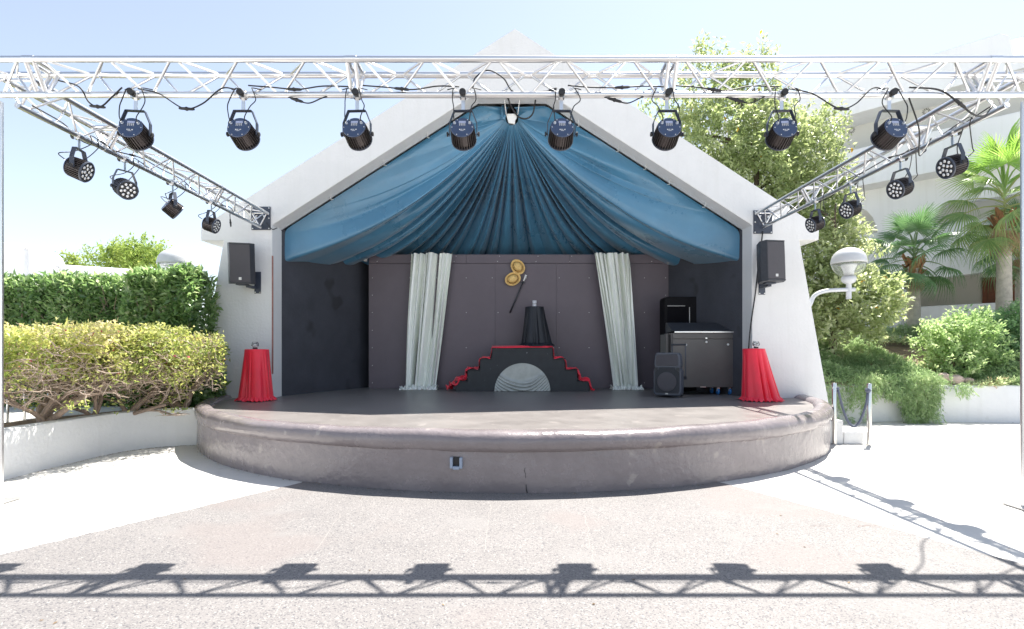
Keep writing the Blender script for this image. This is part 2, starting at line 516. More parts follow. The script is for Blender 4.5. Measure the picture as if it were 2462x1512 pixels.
# drain outlet and crack in the wall
pa = arc(SR + 0.005, R(-6.0))
b = MB()
rt = Matrix.Rotation(R(-6.0), 3, 'Z')
for (dx, dz, w, h) in ((-0.043, 0, 0.025, 0.10), (0.043, 0, 0.025, 0.10), (0, -0.045, 0.061, 0.03)):
    b.box(pa + rt @ Vector((dx, -0.012, 0.275 + dz)), (w, 0.05, h), rt)
o = b.build('drain_outlet', mat('outlet_blue_paint', (0.30, 0.36, 0.46), 0.4, vary=0.1), stage, bevel=0.006)
b = MB(); b.box(pa + rt @ Vector((0, 0.012, 0.285)), (0.058, 0.04, 0.085), rt)
b.build('outlet_hole', M['rubber'], stage)
b = MB()
ca = R(1.25)
cp = []
for i in range(9):
    a = ca + R(random.uniform(-0.12, 0.12)) - R(0.02 * i)
    p = arc(SR + 0.006, a); p.z = 0.01 + 0.028 * i
    cp.append(p)
b.tube(cp, [0.006, 0.006, 0.005, 0.005, 0.004, 0.004, 0.003, 0.003, 0.002], 5)
b.build('crack', M['rubber'], stage)

# ------------------------------------------------------------------ pavilion
FY, FT = 8.97, 0.385
pav = thing('stage_pavilion', 'white gabled stage pavilion with splayed legs and wide open front', 'pavilion', (0, FY, 0))
outl = [(-5.33, 0), (-4.785, 3.109), (-5.165, 3.109), (-5.165, 3.335), (0.05, 6.631), (5.10, 3.335), (5.09, 3.119), (4.77, 3.119), (5.33, 0),
        (3.98, 0), (3.98, 3.368), (0.59, 5.552), (-0.59, 5.552), (-3.98, 3.368), (-3.98, 0)]
b = MB(); b.prism([(x, FY, z) for x, z in outl], (0, FT, 0))
b.build('front_wall', M['white'], pav, bevel=0.012)
rf = [(-5.15, 3.115), (-5.15, 3.33), (0.05, 6.615), (5.085, 3.33), (5.085, 3.125), (4.6, 3.125), (0.05, 6.10), (-4.6, 3.115)]
b = MB(); b.prism([(x, FY + FT + 0.002, z) for x, z in rf], (0, 5.0, 0))
b.build('roof', M['white'], pav)
for s in (-1, 1):
    b = MB(); b.prism([(s * 5.31, FY + FT + 0.002, 0), (s * 4.775, FY + FT + 0.002, 3.11), (s * 4.5, FY + FT + 0.002, 3.11), (s * 4.5, FY + FT + 0.002, 0)], (0, 4.99, 0))
    b.build('side_wall', M['white'], pav)
b = MB(); b.box((0.05, 14.3, 3.3), (9.5, 0.15, 6.4)); b.build('rear_wall', M['darkwall'], pav)
for s in (-1, 1):
    b = MB()
    b.prism([(s * 3.985, FY + FT + 0.004, FLZ - 0.05), (s * 2.85, 12.3, FLZ - 0.05), (s * 2.95, 12.4, FLZ - 0.05), (s * 4.4, 10.6, FLZ - 0.05), (s * 4.4, FY + FT + 0.004, FLZ - 0.05)], (0, 0, 2.95))
    b.build('inner_side_wall', M['darkwall'], pav)
b = MB(); b.box((0, 13.2, 2.0), (8.6, 0.1, 3.2)); b.build('inner_rear_wall', M['darkwall'], pav)
b = MB(); b.box((-3.977, FY + 0.012, 1.88), (0.014, 0.03, 1.96)); b.build('tape_strip', M['rust'], pav)
# hooks along the gable edge
for s, ts in ((-1, (0.25, 0.47, 0.74)), (1, (0.16, 0.36, 0.5, 0.62, 0.8))):
    for t in ts:
        x = s * (0.59 + (3.98 - 0.59) * t); z = 5.552 - (5.552 - 3.368) * t
        b = MB(); b.tube([(x, 9.2, z - 0.002), (x, 9.25, z - 0.03), (x + s * 0.02, 9.31, z - 0.05), (x, 9.38, z - 0.03)], 0.008, 6)
        b.build('hook', M['whitep'], pav)

# ------------------------------------------------------------------ blue drape
seg = [(-0.04, 9.42, 5.52), (-0.59, 9.40, 5.54), (-3.96, 9.40, 3.37), (-3.96, 9.42, 2.84), (-3.42, 10.9, 2.99), (-3.02, 11.6, 3.12),
       (-2.6, 12.0, 3.28), (2.6, 12.0, 3.28), (3.02, 11.6, 3.12), (3.42, 10.9, 3.0), (3.96, 9.42, 2.84), (3.96, 9.40, 3.37), (0.59, 9.40, 5.54), (0.04, 9.42, 5.52)]
sw = [0.03, 0.115, 0.02, 0.06, 0.03, 0.02, 0.45, 0.02, 0.03, 0.06, 0.02, 0.115, 0.03]
tot = sum(sw); cum = [0]
for w in sw: cum.append(cum[-1] + w / tot)
segN = np.array(seg)


def bound(s):
    k = 0
    while k < len(sw) - 1 and s > cum[k + 1]: k += 1
    t = (s - cum[k]) / (cum[k + 1] - cum[k])
    return segN[k] * (1 - t) + segN[k + 1] * t


NS, NR = 900, 64
Ss = np.linspace(0, 1, NS)
B = np.array([bound(s) for s in Ss])
# slight smoothing of the corners
for _ in range(6):
    B[1:-1] = (B[:-2] + 2 * B[1:-1] + B[2:]) / 4
Rr = np.linspace(0, 1, NR)[:, None, None]
ang = (Ss - 0.5) * math.pi * 1.25
Gp = np.stack([0.11 * np.sin(ang), 9.50 + 0.05 * np.cos(ang), 5.36 - 0.09 * np.cos(ang)], 1)
D = B - Gp
dist = np.linalg.norm(D, axis=1)
mid = 1 - np.abs(Ss - 0.5) * 2
side = np.clip(np.minimum(1, mid / 0.33), 0, 1)
sag = 0.62 * np.clip(dist / 4.2, 0, 1) ** 2 * np.clip(mid / 0.30, 0.12, 1)
P = Gp[None] * (1 - Rr) + B[None] * Rr
P[..., 2] -= (sag[None] * (3.1 * Rr[..., 0] * (1 - Rr[..., 0]) ** 1.15))
# irregular pleats
ph = np.zeros(NS)
rr_ = np.random.default_rng(5)
dens = 0.55 + 0.9 * rr_.random(60)
dens = np.interp(Ss, np.linspace(0, 1, 60), dens)
dens *= np.where(mid < 0.30, 0.45, 1.0) * np.where((mid >= 0.30) & (mid < 0.42), 0.7, 1)
ph = np.cumsum(dens); ph = ph / ph[-1] * math.pi * 27
amp_s = np.interp(Ss, np.linspace(0, 1, 47), 0.45 + 0.9 * rr_.random(47)) * np.where(mid < 0.26, 0.7, 1.0)
pl = (1 - np.abs(np.sin(ph)) ** 1.1) * amp_s
pl2 = (0.5 + 0.5 * np.sin(ph * 2.7 + 1.1)) * 0.16 * amp_s
r1 = Rr[..., 0]
env = np.clip(r1 / 0.42, 0, 1) ** 1.1 * (1 - 0.45 * r1) * 0.24 * np.where(mid[None] > 0.42, 1, np.clip((1 - r1) / 0.55, 0.22, 1))
dsp = (pl + pl2)[None] * env
wide = (np.sin(Ss * 31 + 3.0) + 0.7 * np.sin(Ss * 67 + 1.0))[None] * 0.045 * r1 * (1 - r1) * 4
P[..., 1] += (dsp * 0.9 + wide)
P[..., 2] += (dsp * 0.75 + wide)
b = MB()
b.v = [tuple(p) for p in P.reshape(-1, 3)]
b.f = [(j * NS + i, j * NS + i + 1, (j + 1) * NS + i + 1, (j + 1) * NS + i) for j in range(NR - 1) for i in range(NS - 1)]
dr = b.build('ceiling_drape', M['drape'], None, smooth=True, recalc=False)
tag(dr, 'blue satin drape gathered at the gable peak and fanned over the stage', 'drape')
# gather tie with strings and cord
gt = thing('gather_tie', 'white webbing buckle and strings tying the blue drape at its peak', 'tie', (0, 9.36, 5.35))
b = MB(); b.prism([(-0.10, 9.33, 5.36), (0.09, 9.33, 5.36), (0.085, 9.33, 5.31), (0.055, 9.33, 5.27), (0.05, 9.33, 5.20), (-0.03, 9.33, 5.215), (-0.06, 9.33, 5.22)], (0, 0.05, 0))
b.build('webbing', M['whitep'], gt, bevel=0.008)
b = MB(); b.tube([(-0.09, 9.335, 5.355), (0.09, 9.335, 5.355)], 0.02, 10); b.build('roll', M['whitep'], gt, smooth=True)
for x0, x1 in ((-0.13, -0.10), (0.13, 0.10)):
    b = MB(); b.tube([(x0, 9.2, 5.56), (x1, 9.325, 5.36)], 0.007, 6); b.build('string', M['whitep'], gt)
b = MB(); b.tube(spline([(-0.16, 9.45, 5.56), (-0.17, 9.40, 5.42), (-0.15, 9.36, 5.30), (-0.12, 9.36, 5.36)]), 0.022, 8)
b.build('loop', M['drape'], gt, smooth=True)
b = MB(); b.tube(spline([(-0.10, 9.05, 5.62), (-0.03, 9.22, 5.48), (0.06, 9.30, 5.37), (0.14, 9.32, 5.30), (0.26, 9.30, 5.28), (0.36, 9.27, 5.36), (0.40, 9.2, 5.56)]), 0.014, 8)
tag(b.build('thick_cable', M['rubber'], None, smooth=True), 'thick black cable curling below the gable peak beside the white tie', 'cable')

# ------------------------------------------------------------------ backdrop panels
BY = 11.25
bd = thing('backdrop', 'dark mauve plywood backdrop wall standing at the rear of the stage', 'backdrop', (0.14, BY, FLZ))
xs = [-2.977, -1.62, -0.35, 0.92, 2.19, 3.254]
for i in range(5):
    b = MB(); b.box(((xs[i] + xs[i + 1]) / 2, BY, (FLZ + 3.10) / 2), (xs[i + 1] - xs[i] - 0.003, 0.03, 3.10 - FLZ - 0.004))
    b.build('panel', M['panel'], bd, bevel=0.0012)
xs2 = [-2.977, -0.95, 1.2, 3.254]
for i in range(3):
    b = MB(); b.box(((xs2[i] + xs2[i + 1]) / 2, BY - 0.004, 3.195), (xs2[i + 1] - xs2[i] - 0.005, 0.035, 0.18))
    b.build('top_board', M['panel'], bd, bevel=0.003)
b = MB()
sc = []
for x in (-2.9, -2.12, -1.68, -1.56, -0.95, -0.41, -0.29, 0.3, 0.86, 0.98, 1.6, 2.13, 2.25, 2.75, 3.19):
    for z in (0.62, 1.35, 2.08, 2.80):
        if x in (-2.9, 3.19) or random.random() < 0.8: sc.append((x, z))
for z in (0.98, 1.71, 2.44):
    sc += [(-2.9, z), (3.19, z)]
for x in (-2.8, -2.1, -1.2, -0.3, 0.5, 1.2, 1.9, 2.9): sc += [(x, 3.14), (x + 0.04, 3.25)]
for x, z in sc: b.lathe([(0.008, 0), (0.007, 0.005), (0, 0.006)], 8, (x, BY - 0.023, z), Matrix.Rotation(R(90), 3, 'X'))
tag(b.build('screws', M['whitep'], bd), kind='stuff')

# ------------------------------------------------------------------ curtains
def curtain(label, t0, t1, b0, b1, seed, twist):
    rs = random.Random(seed)
    root = thing('silver_curtain', label, 'curtain', ((t0 + t1) / 2, 11.05, FLZ), 'silver curtains on the backdrop')
    cre = []
    for q in range(10):
        c0 = (q + rs.uniform(0.0, 1.0)) / 10
        cre.append((c0, c0 + rs.uniform(-0.07, 0.07) + twist * (0.55 - c0) * 0.5, rs.choice((0.010, 0.014, 0.020, 0.036)), rs.uniform(0.08, 0.26), rs.uniform(0, 6)))

    def fn(i, j):
        t = j
        x = (t0 + (t1 - t0) * i) * (1 - t) + (b0 + (b1 - b0) * i) * t
        z = 3.285 + (FLZ + 0.02 - 3.285) * t
        y = 11.02 - 0.035 * math.sin(i * 9 + seed + 2 * t) - 0.02 * math.sin(i * 21 + 1.3 * seed - 3 * t)
        for c0, c1, w_, a_, p_ in cre:
            c = c0 + (c1 - c0) * t + 0.006 * math.sin(t * 5 + p_)
            dd_ = (i - c) / (w_ * (1 + 0.5 * t))
            if abs(dd_) < 3: y += a_ * (0.75 + 0.35 * math.sin(t * 4 + p_)) * math.exp(-dd_ * dd_)
        y -= 0.05 * math.sin(3.14 * t) + 0.06 * t
        return (x, y, z)
    b = MB(); b.grid(240, 60, fn)
    b.build('cloth', M['silver'], root, smooth=True, recalc=False)
    b = MB()

    def fp(i, j):
        a = j * math.pi
        x = b0 - 0.06 + (b1 - b0 + 0.12) * i
        k = 0.05 + 0.02 * math.sin(i * 31 + seed) + 0.014 * math.sin(i * 77) + 0.012 * math.sin(j * 20 + i * 50)
        return (x + 0.015 * math.sin(j * 9 + i * 40), 10.93 - (k + 0.05) * math.cos(a) * 1.3 + 0.02 * math.sin(i * 22), FLZ + 0.004 + k * math.sin(a) * 1.15)
    b.grid(90, 16, fp)
    b.build('hem_puddle', M['silver'], root, smooth=True, recalc=False)


curtain('silver satin curtain left of the golden hats, hanging nearly straight', -2.06, -1.22, -2.20, -1.56, 3, -0.10)
curtain('silver satin curtain right of the black draped table, slanting outward', 1.68, 2.40, 2.06, 2.56, 8, 0.42)

# ------------------------------------------------------------------ stepped prop
SYF = 10.45
k = SYF / FPX
cx = (1256 - U0) * k
lv = [1.351, 1.125, 0.907, 0.688]
hw = [73 * k, 102 * k, 132 * k, 161 * k]
pts = [(cx - hw[3], FLZ + .003), (cx - hw[3], lv[3]), (cx - hw[2], lv[3]), (cx - hw[2], lv[2]), (cx - hw[1], lv[2]), (cx - hw[1], lv[1]), (cx - hw[0], lv[1]), (cx - hw[0], lv[0])]
pts += [(2 * cx - x, z) for x, z in reversed(pts)]
st = thing('stepped_platform', 'black double-sided stepped platform with grey satin half moon on its front', 'platform', (cx, SYF, FLZ))
b = MB(); b.prism([(x, SYF, z) for x, z in pts], (0, 0.62, 0)); b.build('step_block', M['prop'], st, bevel=0.004)
for s in (-1, 1):
    for i in (1, 2, 3):
        x0, x1 = hw[i - 1], hw[i] + 0.015
        b = MB(); b.box((cx + s * (x0 + x1) / 2, SYF + 0.29, lv[i] + 0.009), (x1 - x0, 0.62, 0.014)); b.build('tread', M['prop'], st)
rad = 67 * k


def moonf(i, j):
    a = math.pi * i
    r = rad * (0.02 + 0.98 * j)
    x = cx - r * math.cos(a); z = FLZ + 0.006 + r * math.sin(a) * 1.0
    q = (z - FLZ) / rad
    xx = (x - cx) / rad
    sagl = q - 0.55 * xx * xx - 0.06 * xx
    fold = max(0, 0.42 - sagl)
    wv = (abs(math.sin(sagl * 26 + 0.6 * math.sin(xx * 5))) ** 0.6) * min(1, fold * 6)
    return (x, SYF - 0.008 - 0.035 * wv - 0.006 * math.sin(xx * 9 + 2), z)


b = MB(); b.grid(110, 60, moonf)
b.build('half_moon', M['moon'], st, smooth=True, recalc=False)
# red ribbon over the steps
prof = [(cx - hw[3] - 0.16, FLZ + 0.05), (cx - hw[3] - 0.08, FLZ + 0.12), (cx - hw[3] + 0.02, lv[3] + 0.03), (cx - hw[2] - 0.05, lv[3] + 0.05), (cx - hw[2] - 0.02, lv[2] - 0.02), (cx - hw[2], lv[2] + 0.03), (cx - hw[1] - 0.03, lv[2] + 0.03),
        (cx - hw[1] - 0.02, lv[1] - 0.04), (cx - hw[1] + 0.04, lv[1] + 0.03), (cx - hw[0] - 0.03, lv[1] + 0.03), (cx - hw[0] - 0.008, lv[0] - 0.04), (cx - hw[0], lv[0] + 0.012)]
pr = prof + [(2 * cx - x, z) for x, z in reversed(prof)]
pr[-1] = (cx + hw[3] + 0.06, FLZ + 0.03); pr[-2] = (cx + hw[3] + 0.03, FLZ + 0.10)
pv = []
for i in range(len(pr) - 1):
    for t in range(7):
        pv.append((pr[i][0] + (pr[i + 1][0] - pr[i][0]) * t / 7, pr[i][1] + (pr[i + 1][1] - pr[i][1]) * t / 7))
pv.append(pr[-1])
npv = len(pv)


def ribf(i, j):
    ii = min(npv - 1, int(round(i * (npv - 1))))
    x, z = pv[ii]
    e = abs(i - 0.5) * 2
    cr = 0.010 + (0.03 if i > 0.5 else 0.045) * max(0, e - 0.45) * 1.8
    z2 = z + cr * math.sin(j * 14 + i * 60) + 0.6 * cr * math.sin(i * 140 + j * 5)
    x2 = x + cr * math.sin(j * 9 + i * 90)
    lip = 0.022 * max(0, 1 - j * 10.5)      # the front edge folds down a little
    return (x2, SYF - 0.022 - 0.012 * (j < 0.06) + 0.5 * max(0, j - 0.09), max(FLZ + 0.008, z2 - lip) + 0.01)


b = MB(); b.grid(npv, 24, ribf)
tag(b.build('red_runner', M['red'], None, smooth=True, recalc=False), 'crumpled red satin runner lying over the black stepped platform', 'cloth')


# ------------------------------------------------------------------ draped tables
def draped(name, label, c, z0, z1, rt_, rb, m, seed, shift=(0, 0), nf=7):
    rs = random.Random(seed)
    root = thing(name, label, 'table', (c[0], c[1], z0), 'draped cocktail tables')
    cre = [((q + rs.uniform(-0.3, 1.3)) * 2 * math.pi / 15, rs.choice((0.05, 0.08, 0.12, 0.2)), rs.uniform(0.25, 1.0), rs.uniform(0, 6)) for q in range(15)]
    H = z1 - z0
    vs, fs = [], []
    na, nz = 220, 40
    for j in range(nz):
        t = j / (nz - 1)
        for i in range(na):
            a = 2 * math.pi * i / na
            w = 0.0
            for c_, w_, k_, p_ in cre:
                d_ = (a - c_ - 0.10 * t * math.sin(p_) + math.pi) % (2 * math.pi) - math.pi
                d_ /= w_ * (1.15 - 0.25 * t)
                if abs(d_) < 3: w += k_ * math.exp(-d_ * d_)
            r = rt_ + (rb + 0.035 - rt_) * t ** 1.1 - (0.002 + 0.075 * t) * w + 0.02 * t * math.sin(a * 3 + seed)
            z = z1 - H * t
            if t > 0.93:
                q = (t - 0.93) / 0.07
                r += 0.035 * q + 0.018 * math.sin(a * 23 + seed) * q
                z = z0 + 0.012 + (1 - q) * 0.07 * H + 0.012 * math.sin(a * 31 + 2) * q
            vs.append((c[0] + shift[0] * t + r * math.cos(a), c[1] + shift[1] * t + r * math.sin(a), max(z, z0 + 0.006)))
    for j in range(nz - 1):
        for i in range(na):
            i2 = (i + 1) % na
            fs.append((j * na + i, j * na + i2, (j + 1) * na + i2, (j + 1) * na + i))
    n0 = len(vs)
    vs.append((c[0], c[1], z1 + 0.004))
    fs += [(n0, (i + 1) % na, i) for i in range(na)]
    b = MB(); b.add(vs, fs)
    b.build('tablecloth', m, root, smooth=True, recalc=True)
    b = MB(); b.lathe([(0.2 * rb / 0.3, 0.0), (0.2 * rb / 0.3, 0.015), (0.025, 0.03), (0.025, H - 0.03), (rt_ * 0.95, H - 0.02), (rt_ * 0.95, H - 0.008)], 20, (c[0], c[1], z0 + 0.004))
    b.build('pedestal', M['blacksteel'], root)
    return root


draped('draped_table', 'round table under red satin cloth beside the left pavilion leg', (-4.0, 8.48), FLZ, 1.305, 0.175, 0.225, M['red'], 4, (0.0, 0))
draped('draped_table', 'round table under bright red cloth in front of the right pavilion leg', (3.79, 8.48), FLZ, 1.315, 0.165, 0.262, M['red'], 9, (0.10, 0))
draped('draped_table', 'small table under black cloth on top of the stepped platform', ((1285 - U0) * 10.75 / FPX, 10.76), 1.375, 2.155, 0.185, 0.285, M['blackcloth'], 14, (0.03, 0))
b = MB(); b.lathe([(0.34, 0), (0.35, 0.012), (0.34, 0.03), (0.30, 0.05), (0.2, 0.052)], 40, ((1287 - U0) * 10.75 / FPX, 10.74, 1.372))
tag(b.build('round_tray', M['blackcloth'], None, smooth=True), 'flat black round base under the black draped table', 'base')


def candle_glass(label, x, y, z):
    root = thing('glass_jar', label, 'glass', (x, y, z), 'glass jars on the red tables')
    b = MB(); b.lathe([(0.034, 0), (0.036, 0.02), (0.034, 0.022)], 18, (x, y, z)); b.build('dark_base', M['rubber'], root, smooth='auto')
    b = MB(); b.lathe([(0.030, 0.024), (0.046, 0.05), (0.050, 0.075), (0.044, 0.105), (0.040, 0.11), (0.037, 0.105), (0.045, 0.075), (0.041, 0.05), (0.026, 0.028)], 20, (x, y, z)); b.build('bowl', M['glass'], root, smooth=True)
    for q in range(3):
        b = MB()
        pp = [(x + 0.052 * math.cos(a), y + 0.052 * math.sin(a), z + 0.066 + 0.022 * math.sin(a * (1 + (q == 2)) + q * 2.1)) for a in [2 * math.pi * i / 24 for i in range(25)]]
        b.tube(pp, 0.0022, 5); b.build('wire', M['rubber'], root)


candle_glass('small glass jar with wire on the left red table', -4.0, 8.42, 1.31)
candle_glass('small glass jar with wire on the right red table', 3.80, 8.42, 1.32)
xj = (1285 - U0) * 10.72 / FPX
root = thing('white_jar', 'small white patterned jar on the black draped table', 'jar', (xj, 10.72, 2.16))
b = MB(); b.lathe([(0.040, 0), (0.042, 0.01), (0.042, 0.115), (0.038, 0.12), (0.0, 0.118)], 20, (xj, 10.72, 2.16)); b.build('body', mat('white_mottled', (0.62, 0.63, 0.68), 0.4, vary=0.3, vscale=60), root, smooth='auto')
b = MB(); b.tube([(xj + 0.044 * math.cos(a), 10.72 + 0.044 * math.sin(a), 2.215) for a in [2 * math.pi * i / 20 for i in range(21)]], 0.004, 5); b.build('band', M['rubber'], root)


# ------------------------------------------------------------------ hats and cane on the backdrop
def hat(label, u, v, ang):
    c = PX(u, v, 11.19)
    root = thing('straw_hat', label, 'hat', c, 'golden hats on the backdrop')
    rot = Matrix.Rotation(R(ang), 3, 'Y') @ Matrix.Rotation(R(90), 3, 'X')
    b = MB(); b.lathe([(0.155, 0.012), (0.168, 0.022), (0.170, 0.036), (0.160, 0.044), (0.14, 0.034), (0.112, 0.026), (0.108, 0.02)], 40, c, rot, 1.0, 0.80)
    b.build('brim', M['gold'], root, smooth=True)
    b = MB(); b.lathe([(0.110, 0.024), (0.105, 0.07), (0.092, 0.092), (0.06, 0.104), (0.0, 0.107)], 36, c, rot, 1.0, 0.80)
    b.build('crown', M['gold'], root, smooth=True)
    b = MB(); b.lathe([(0.112, 0.028), (0.113, 0.05), (0.109, 0.052)], 36, c, rot, 1.0, 0.80)
    b.build('hat_band', mat('tan_band', (0.30, 0.16, 0.05), 0.6), root, smooth=True)


hat('golden straw hat pinned on the backdrop, the upper of the two', 1245, 642, 52)
hat('golden straw hat pinned on the backdrop, the lower of the two', 1233, 671, -22)
pa, pb = PX(1226, 752, 11.20), PX(1265, 661, 11.20)
root = thing('magic_cane', 'thin black cane with white tip hung slanting on the backdrop', 'cane', pa)
b = MB(); b.tube([pa, pa.lerp(pb, 0.84)], [0.017, 0.013], 10); b.build('shaft', M['black'], root, smooth=True)
b = MB(); b.tube([pa.lerp(pb, 0.84), pa.lerp(pb, 0.88), pb], [0.013, 0.016, 0.024], 10); b.build('white_tip', M['whitep'], root, smooth='auto')
b = MB(); b.box(pa.lerp(pb, 0.80) + Vector((0, 0.012, 0)), (0.10, 0.02, 0.02)); b.build('hanger', M['black'], root)

# small flood lights on the backdrop's corners
for lab, u, v, yy in (('small grey floodlight clamped on the left top corner of the backdrop', 876, 622, 11.1), ('small grey floodlight clamped on the right top corner of the backdrop', 1606, 628, 11.1)):
    c = PX(u, v, yy)
    root = thing('floodlight', lab, 'floodlight', c, 'floodlights on the backdrop')
    rot = Matrix.Rotation(R(18 if u < 1000 else -30), 3, 'Y')
    b = MB(); b.box(c, (0.13 if u < 1000 else 0.07, 0.07, 0.10), rot); b.build('housing', M['platestl'], root, bevel=0.008)
    b = MB(); b.box(c + Vector((0, -0.038, 0)), (0.10 if u < 1000 else 0.05, 0.006, 0.075), rot); b.build('lens', M['fixture'], root)
    b = MB(); b.tube([c + Vector((0, 0.03, 0.04)), c + Vector((-0.12, 0.06, 0.10)), c + Vector((-0.22, 0.08, 0.12))], 0.014, 6); b.build('bracket', M['black'], root)

# ------------------------------------------------------------------ control desk
DY = 9.56
dx0, dx1 = 2.82, 3.94
desk = thing('mixing_desk', 'black wheeled desk cabinet with silver edge bar on the right of the stage', 'cabinet', ((dx0 + dx1) / 2, DY + 0.22, FLZ))
zb, zt = 0.635, 1.60
b = MB(); b.box(((dx0 + dx1) / 2, DY + 0.24, (zb + zt) / 2), (dx1 - dx0, 0.44, zt - zb)); b.build('carcass', M['cab'], desk, bevel=0.004)
b = MB(); b.box(((dx0 + dx1) / 2 + 0.0, DY + 0.012, (zb + 1.49) / 2 - 0.0), (dx1 - dx0 - 0.05, 0.022, 1.49 - zb - 0.01)); b.build('door', M['cab'], desk, bevel=0.003)
b = MB(); b.box(((dx0 + dx1) / 2, DY + 0.012, 1.548), (dx1 - dx0 - 0.05, 0.022, 0.095)); b.build('fascia', M['cab'], desk, bevel=0.003)
b = MB(); b.box(((dx0 + dx1) / 2 + 0.03, DY - 0.004, 1.615), (dx1 - dx0 - 0.04, 0.03, 0.028)); b.build('edge_bar', M['alu'], desk, bevel=0.004)
b = MB(); b.prism([(dx0 + 0.02, DY + 0.01, 1.635), (dx0 + 0.02, DY + 0.45, 1.60), (dx0 + 0.02, DY + 0.45, 1.80), (dx0 + 0.02, DY + 0.38, 1.80)], (dx1 - dx0 - 0.04, 0, 0)); b.build('sloping_lid', M['black'], desk, bevel=0.004)
b = MB(); b.box((dx0 - 0.04, DY + 0.30, 1.12), (0.05, 0.36, 0.92)); b.build('side_panel', M['cab'], desk, bevel=0.003)
for u, v in ((1649, 829), (1698, 822), (1750, 828)):
    c = PX(u, v, DY)
    b = MB(); b.lathe([(0.018, 0), (0.02, 0.01), (0.017, 0.02), (0, 0.023)], 16, c, Matrix.Rotation(R(90), 3, 'X')); b.build('knob', M['whitep'], desk, smooth='auto')
c = PX(1698, 813, DY); b = MB(); b.box(c + Vector((0, -0.005, 0.0)), (0.03, 0.012, 0.02)); b.build('latch', M['alu'], desk)
c = PX(1690, 930, DY); b = MB(); b.box(c + Vector((0, -0.004, 0)), (0.10, 0.006, 0.016)); b.build('badge', M['alu'], desk)
for xx in (dx0 + 0.12, dx1 - 0.27, dx1 - 0.06):
    for yy in ((DY + 0.08,) if xx > 3.8 else (DY + 0.08, DY + 0.38)):
        w = b = MB(); b.lathe([(0.02, -0.016), (0.052, -0.016), (0.058, -0.006), (0.058, 0.006), (0.052, 0.016), (0.02, 0.016)], 18, (xx, yy, FLZ + 0.06), Matrix.Rotation(R(90), 3, 'Y') @ Matrix.Rotation(0, 3, 'X'))
        wo = b.build('caster_wheel', M['bluew'], desk, smooth='auto')
        b = MB(); b.box((xx, yy, FLZ + 0.118), (0.05, 0.06, 0.02)); b.box((xx, yy, FLZ + 0.09), (0.046, 0.02, 0.05)); b.build('caster_fork', M['alu'], desk)

# black framed screen behind the desk
b = MB()
sp = []
x0, x1, z0, z1 = 2.95, 3.66, 1.2, 2.33
root = thing('black_cabinet', 'black rounded cabinet standing behind the desk against the inner wall', 'cabinet', ((x0 + x1) / 2, 10.6, FLZ))


def rrect(x0, x1, z0, z1, r, n=6):
    pts = []
    for cx_, cz_, a0 in ((x1 - r, z1 - r, 0), (x0 + r, z1 - r, 90), (x0 + r, z0 + r, 180), (x1 - r, z0 + r, 270)):
        for i in range(n + 1):
            a = R(a0 + 90 * i / n); pts.append((cx_ + r * math.cos(a), cz_ + r * math.sin(a)))
    return pts


b.prism([(x, 10.45, z) for x, z in rrect(x0, x1, FLZ + 0.02, z1, 0.06)], (0, 0.35, 0)); b.build('housing', mat('black_gloss_case', (0.006, 0.006, 0.008), 0.6, spec=0.15), root, bevel=0.006)
b = MB(); b.prism([(x, 10.44, z) for x, z in rrect(x0 + 0.05, x1 - 0.26, 1.0, 2.14, 0.01)], (0, 0.02, 0)); b.build('dark_pane', mat('dark_pane', (0.004, 0.004, 0.006), 0.7, spec=0.1), root)
b = MB(); b.box((x1 - 0.235, 10.435, 1.6), (0.012, 0.02, 1.05)); b.build('edge_trim', M['platestl'], root)
b = MB(); b.box((x0 + 0.22, 10.435, 2.15), (0.34, 0.012, 0.008)); b.build('top_trim', M['platestl'], root)

# ------------------------------------------------------------------ trolley speaker
spk = thing('trolley_speaker', 'black portable loudspeaker with pull-up trolley handle standing on the stage', 'loudspeaker', (2.66, 9.14, FLZ))
spk.rotation_euler = (0, 0, R(-30)); spk.scale = (1.07, 1.07, 1.07)
w, h, dp = 0.43, 0.70, 0.36
outline = [(-0.19, 0.03), (-0.215, 0.08), (-0.215, 0.42), (-0.19, 0.46), (-0.205, 0.52), (-0.19, 0.66), (-0.165, 0.70), (0.165, 0.70), (0.19, 0.66), (0.205, 0.52), (0.19, 0.46), (0.215, 0.42), (0.215, 0.08), (0.19, 0.03)]
b = MB()
vs = [(x, -0.02, z) for x, z in outline] + [(x * 1.0, -dp * 0.45, z) for x, z in outline]
n = len(outline)
vs = [(x * 0.97, -0.15, 0.015 + z * 0.985) for x, z in outline] + [(x, -0.13, z) for x, z in outline] + [(x, 0.02, z) for x, z in outline] + [(x * 0.72, 0.19, 0.02 + z * 0.94) for x, z in outline]
fs = [tuple(range(n)), tuple(range(4 * n - 1, 3 * n - 1, -1))]
for q in range(3):
    fs += [(q * n + i, (q + 1) * n + i, (q + 1) * n + (i + 1) % n, q * n + (i + 1) % n) for i in range(n)]
b.add(vs, fs); b.build('cabinet', mat('speaker_shell', (0.070, 0.080, 0.105), 0.42, vary=0.1, vscale=9, bump=0.1, bscale=140), spk, world=False, bevel=0.008)
g1 = [(-0.172, 0.075), (-0.19, 0.12), (-0.19, 0.40), (-0.13, 0.435), (-0.12, 0.475), (0.12, 0.475), (0.13, 0.435), (0.19, 0.40), (0.19, 0.12), (0.172, 0.075)]
b = MB(); b.prism([(x, -0.153, z) for x, z in g1], (0, -0.012, 0)); b.build('woofer_grille', mat('dark_grille', (0.035, 0.038, 0.045), 0.5, bump=0.6, bscale=400), spk, world=False, bevel=0.006) if True else b.build('woofer_grille', M['grille'], spk, world=False, bevel=0.006)
g2 = [(-0.165, 0.50), (-0.17, 0.64), (-0.15, 0.675), (0.15, 0.675), (0.17, 0.64), (0.165, 0.50)]
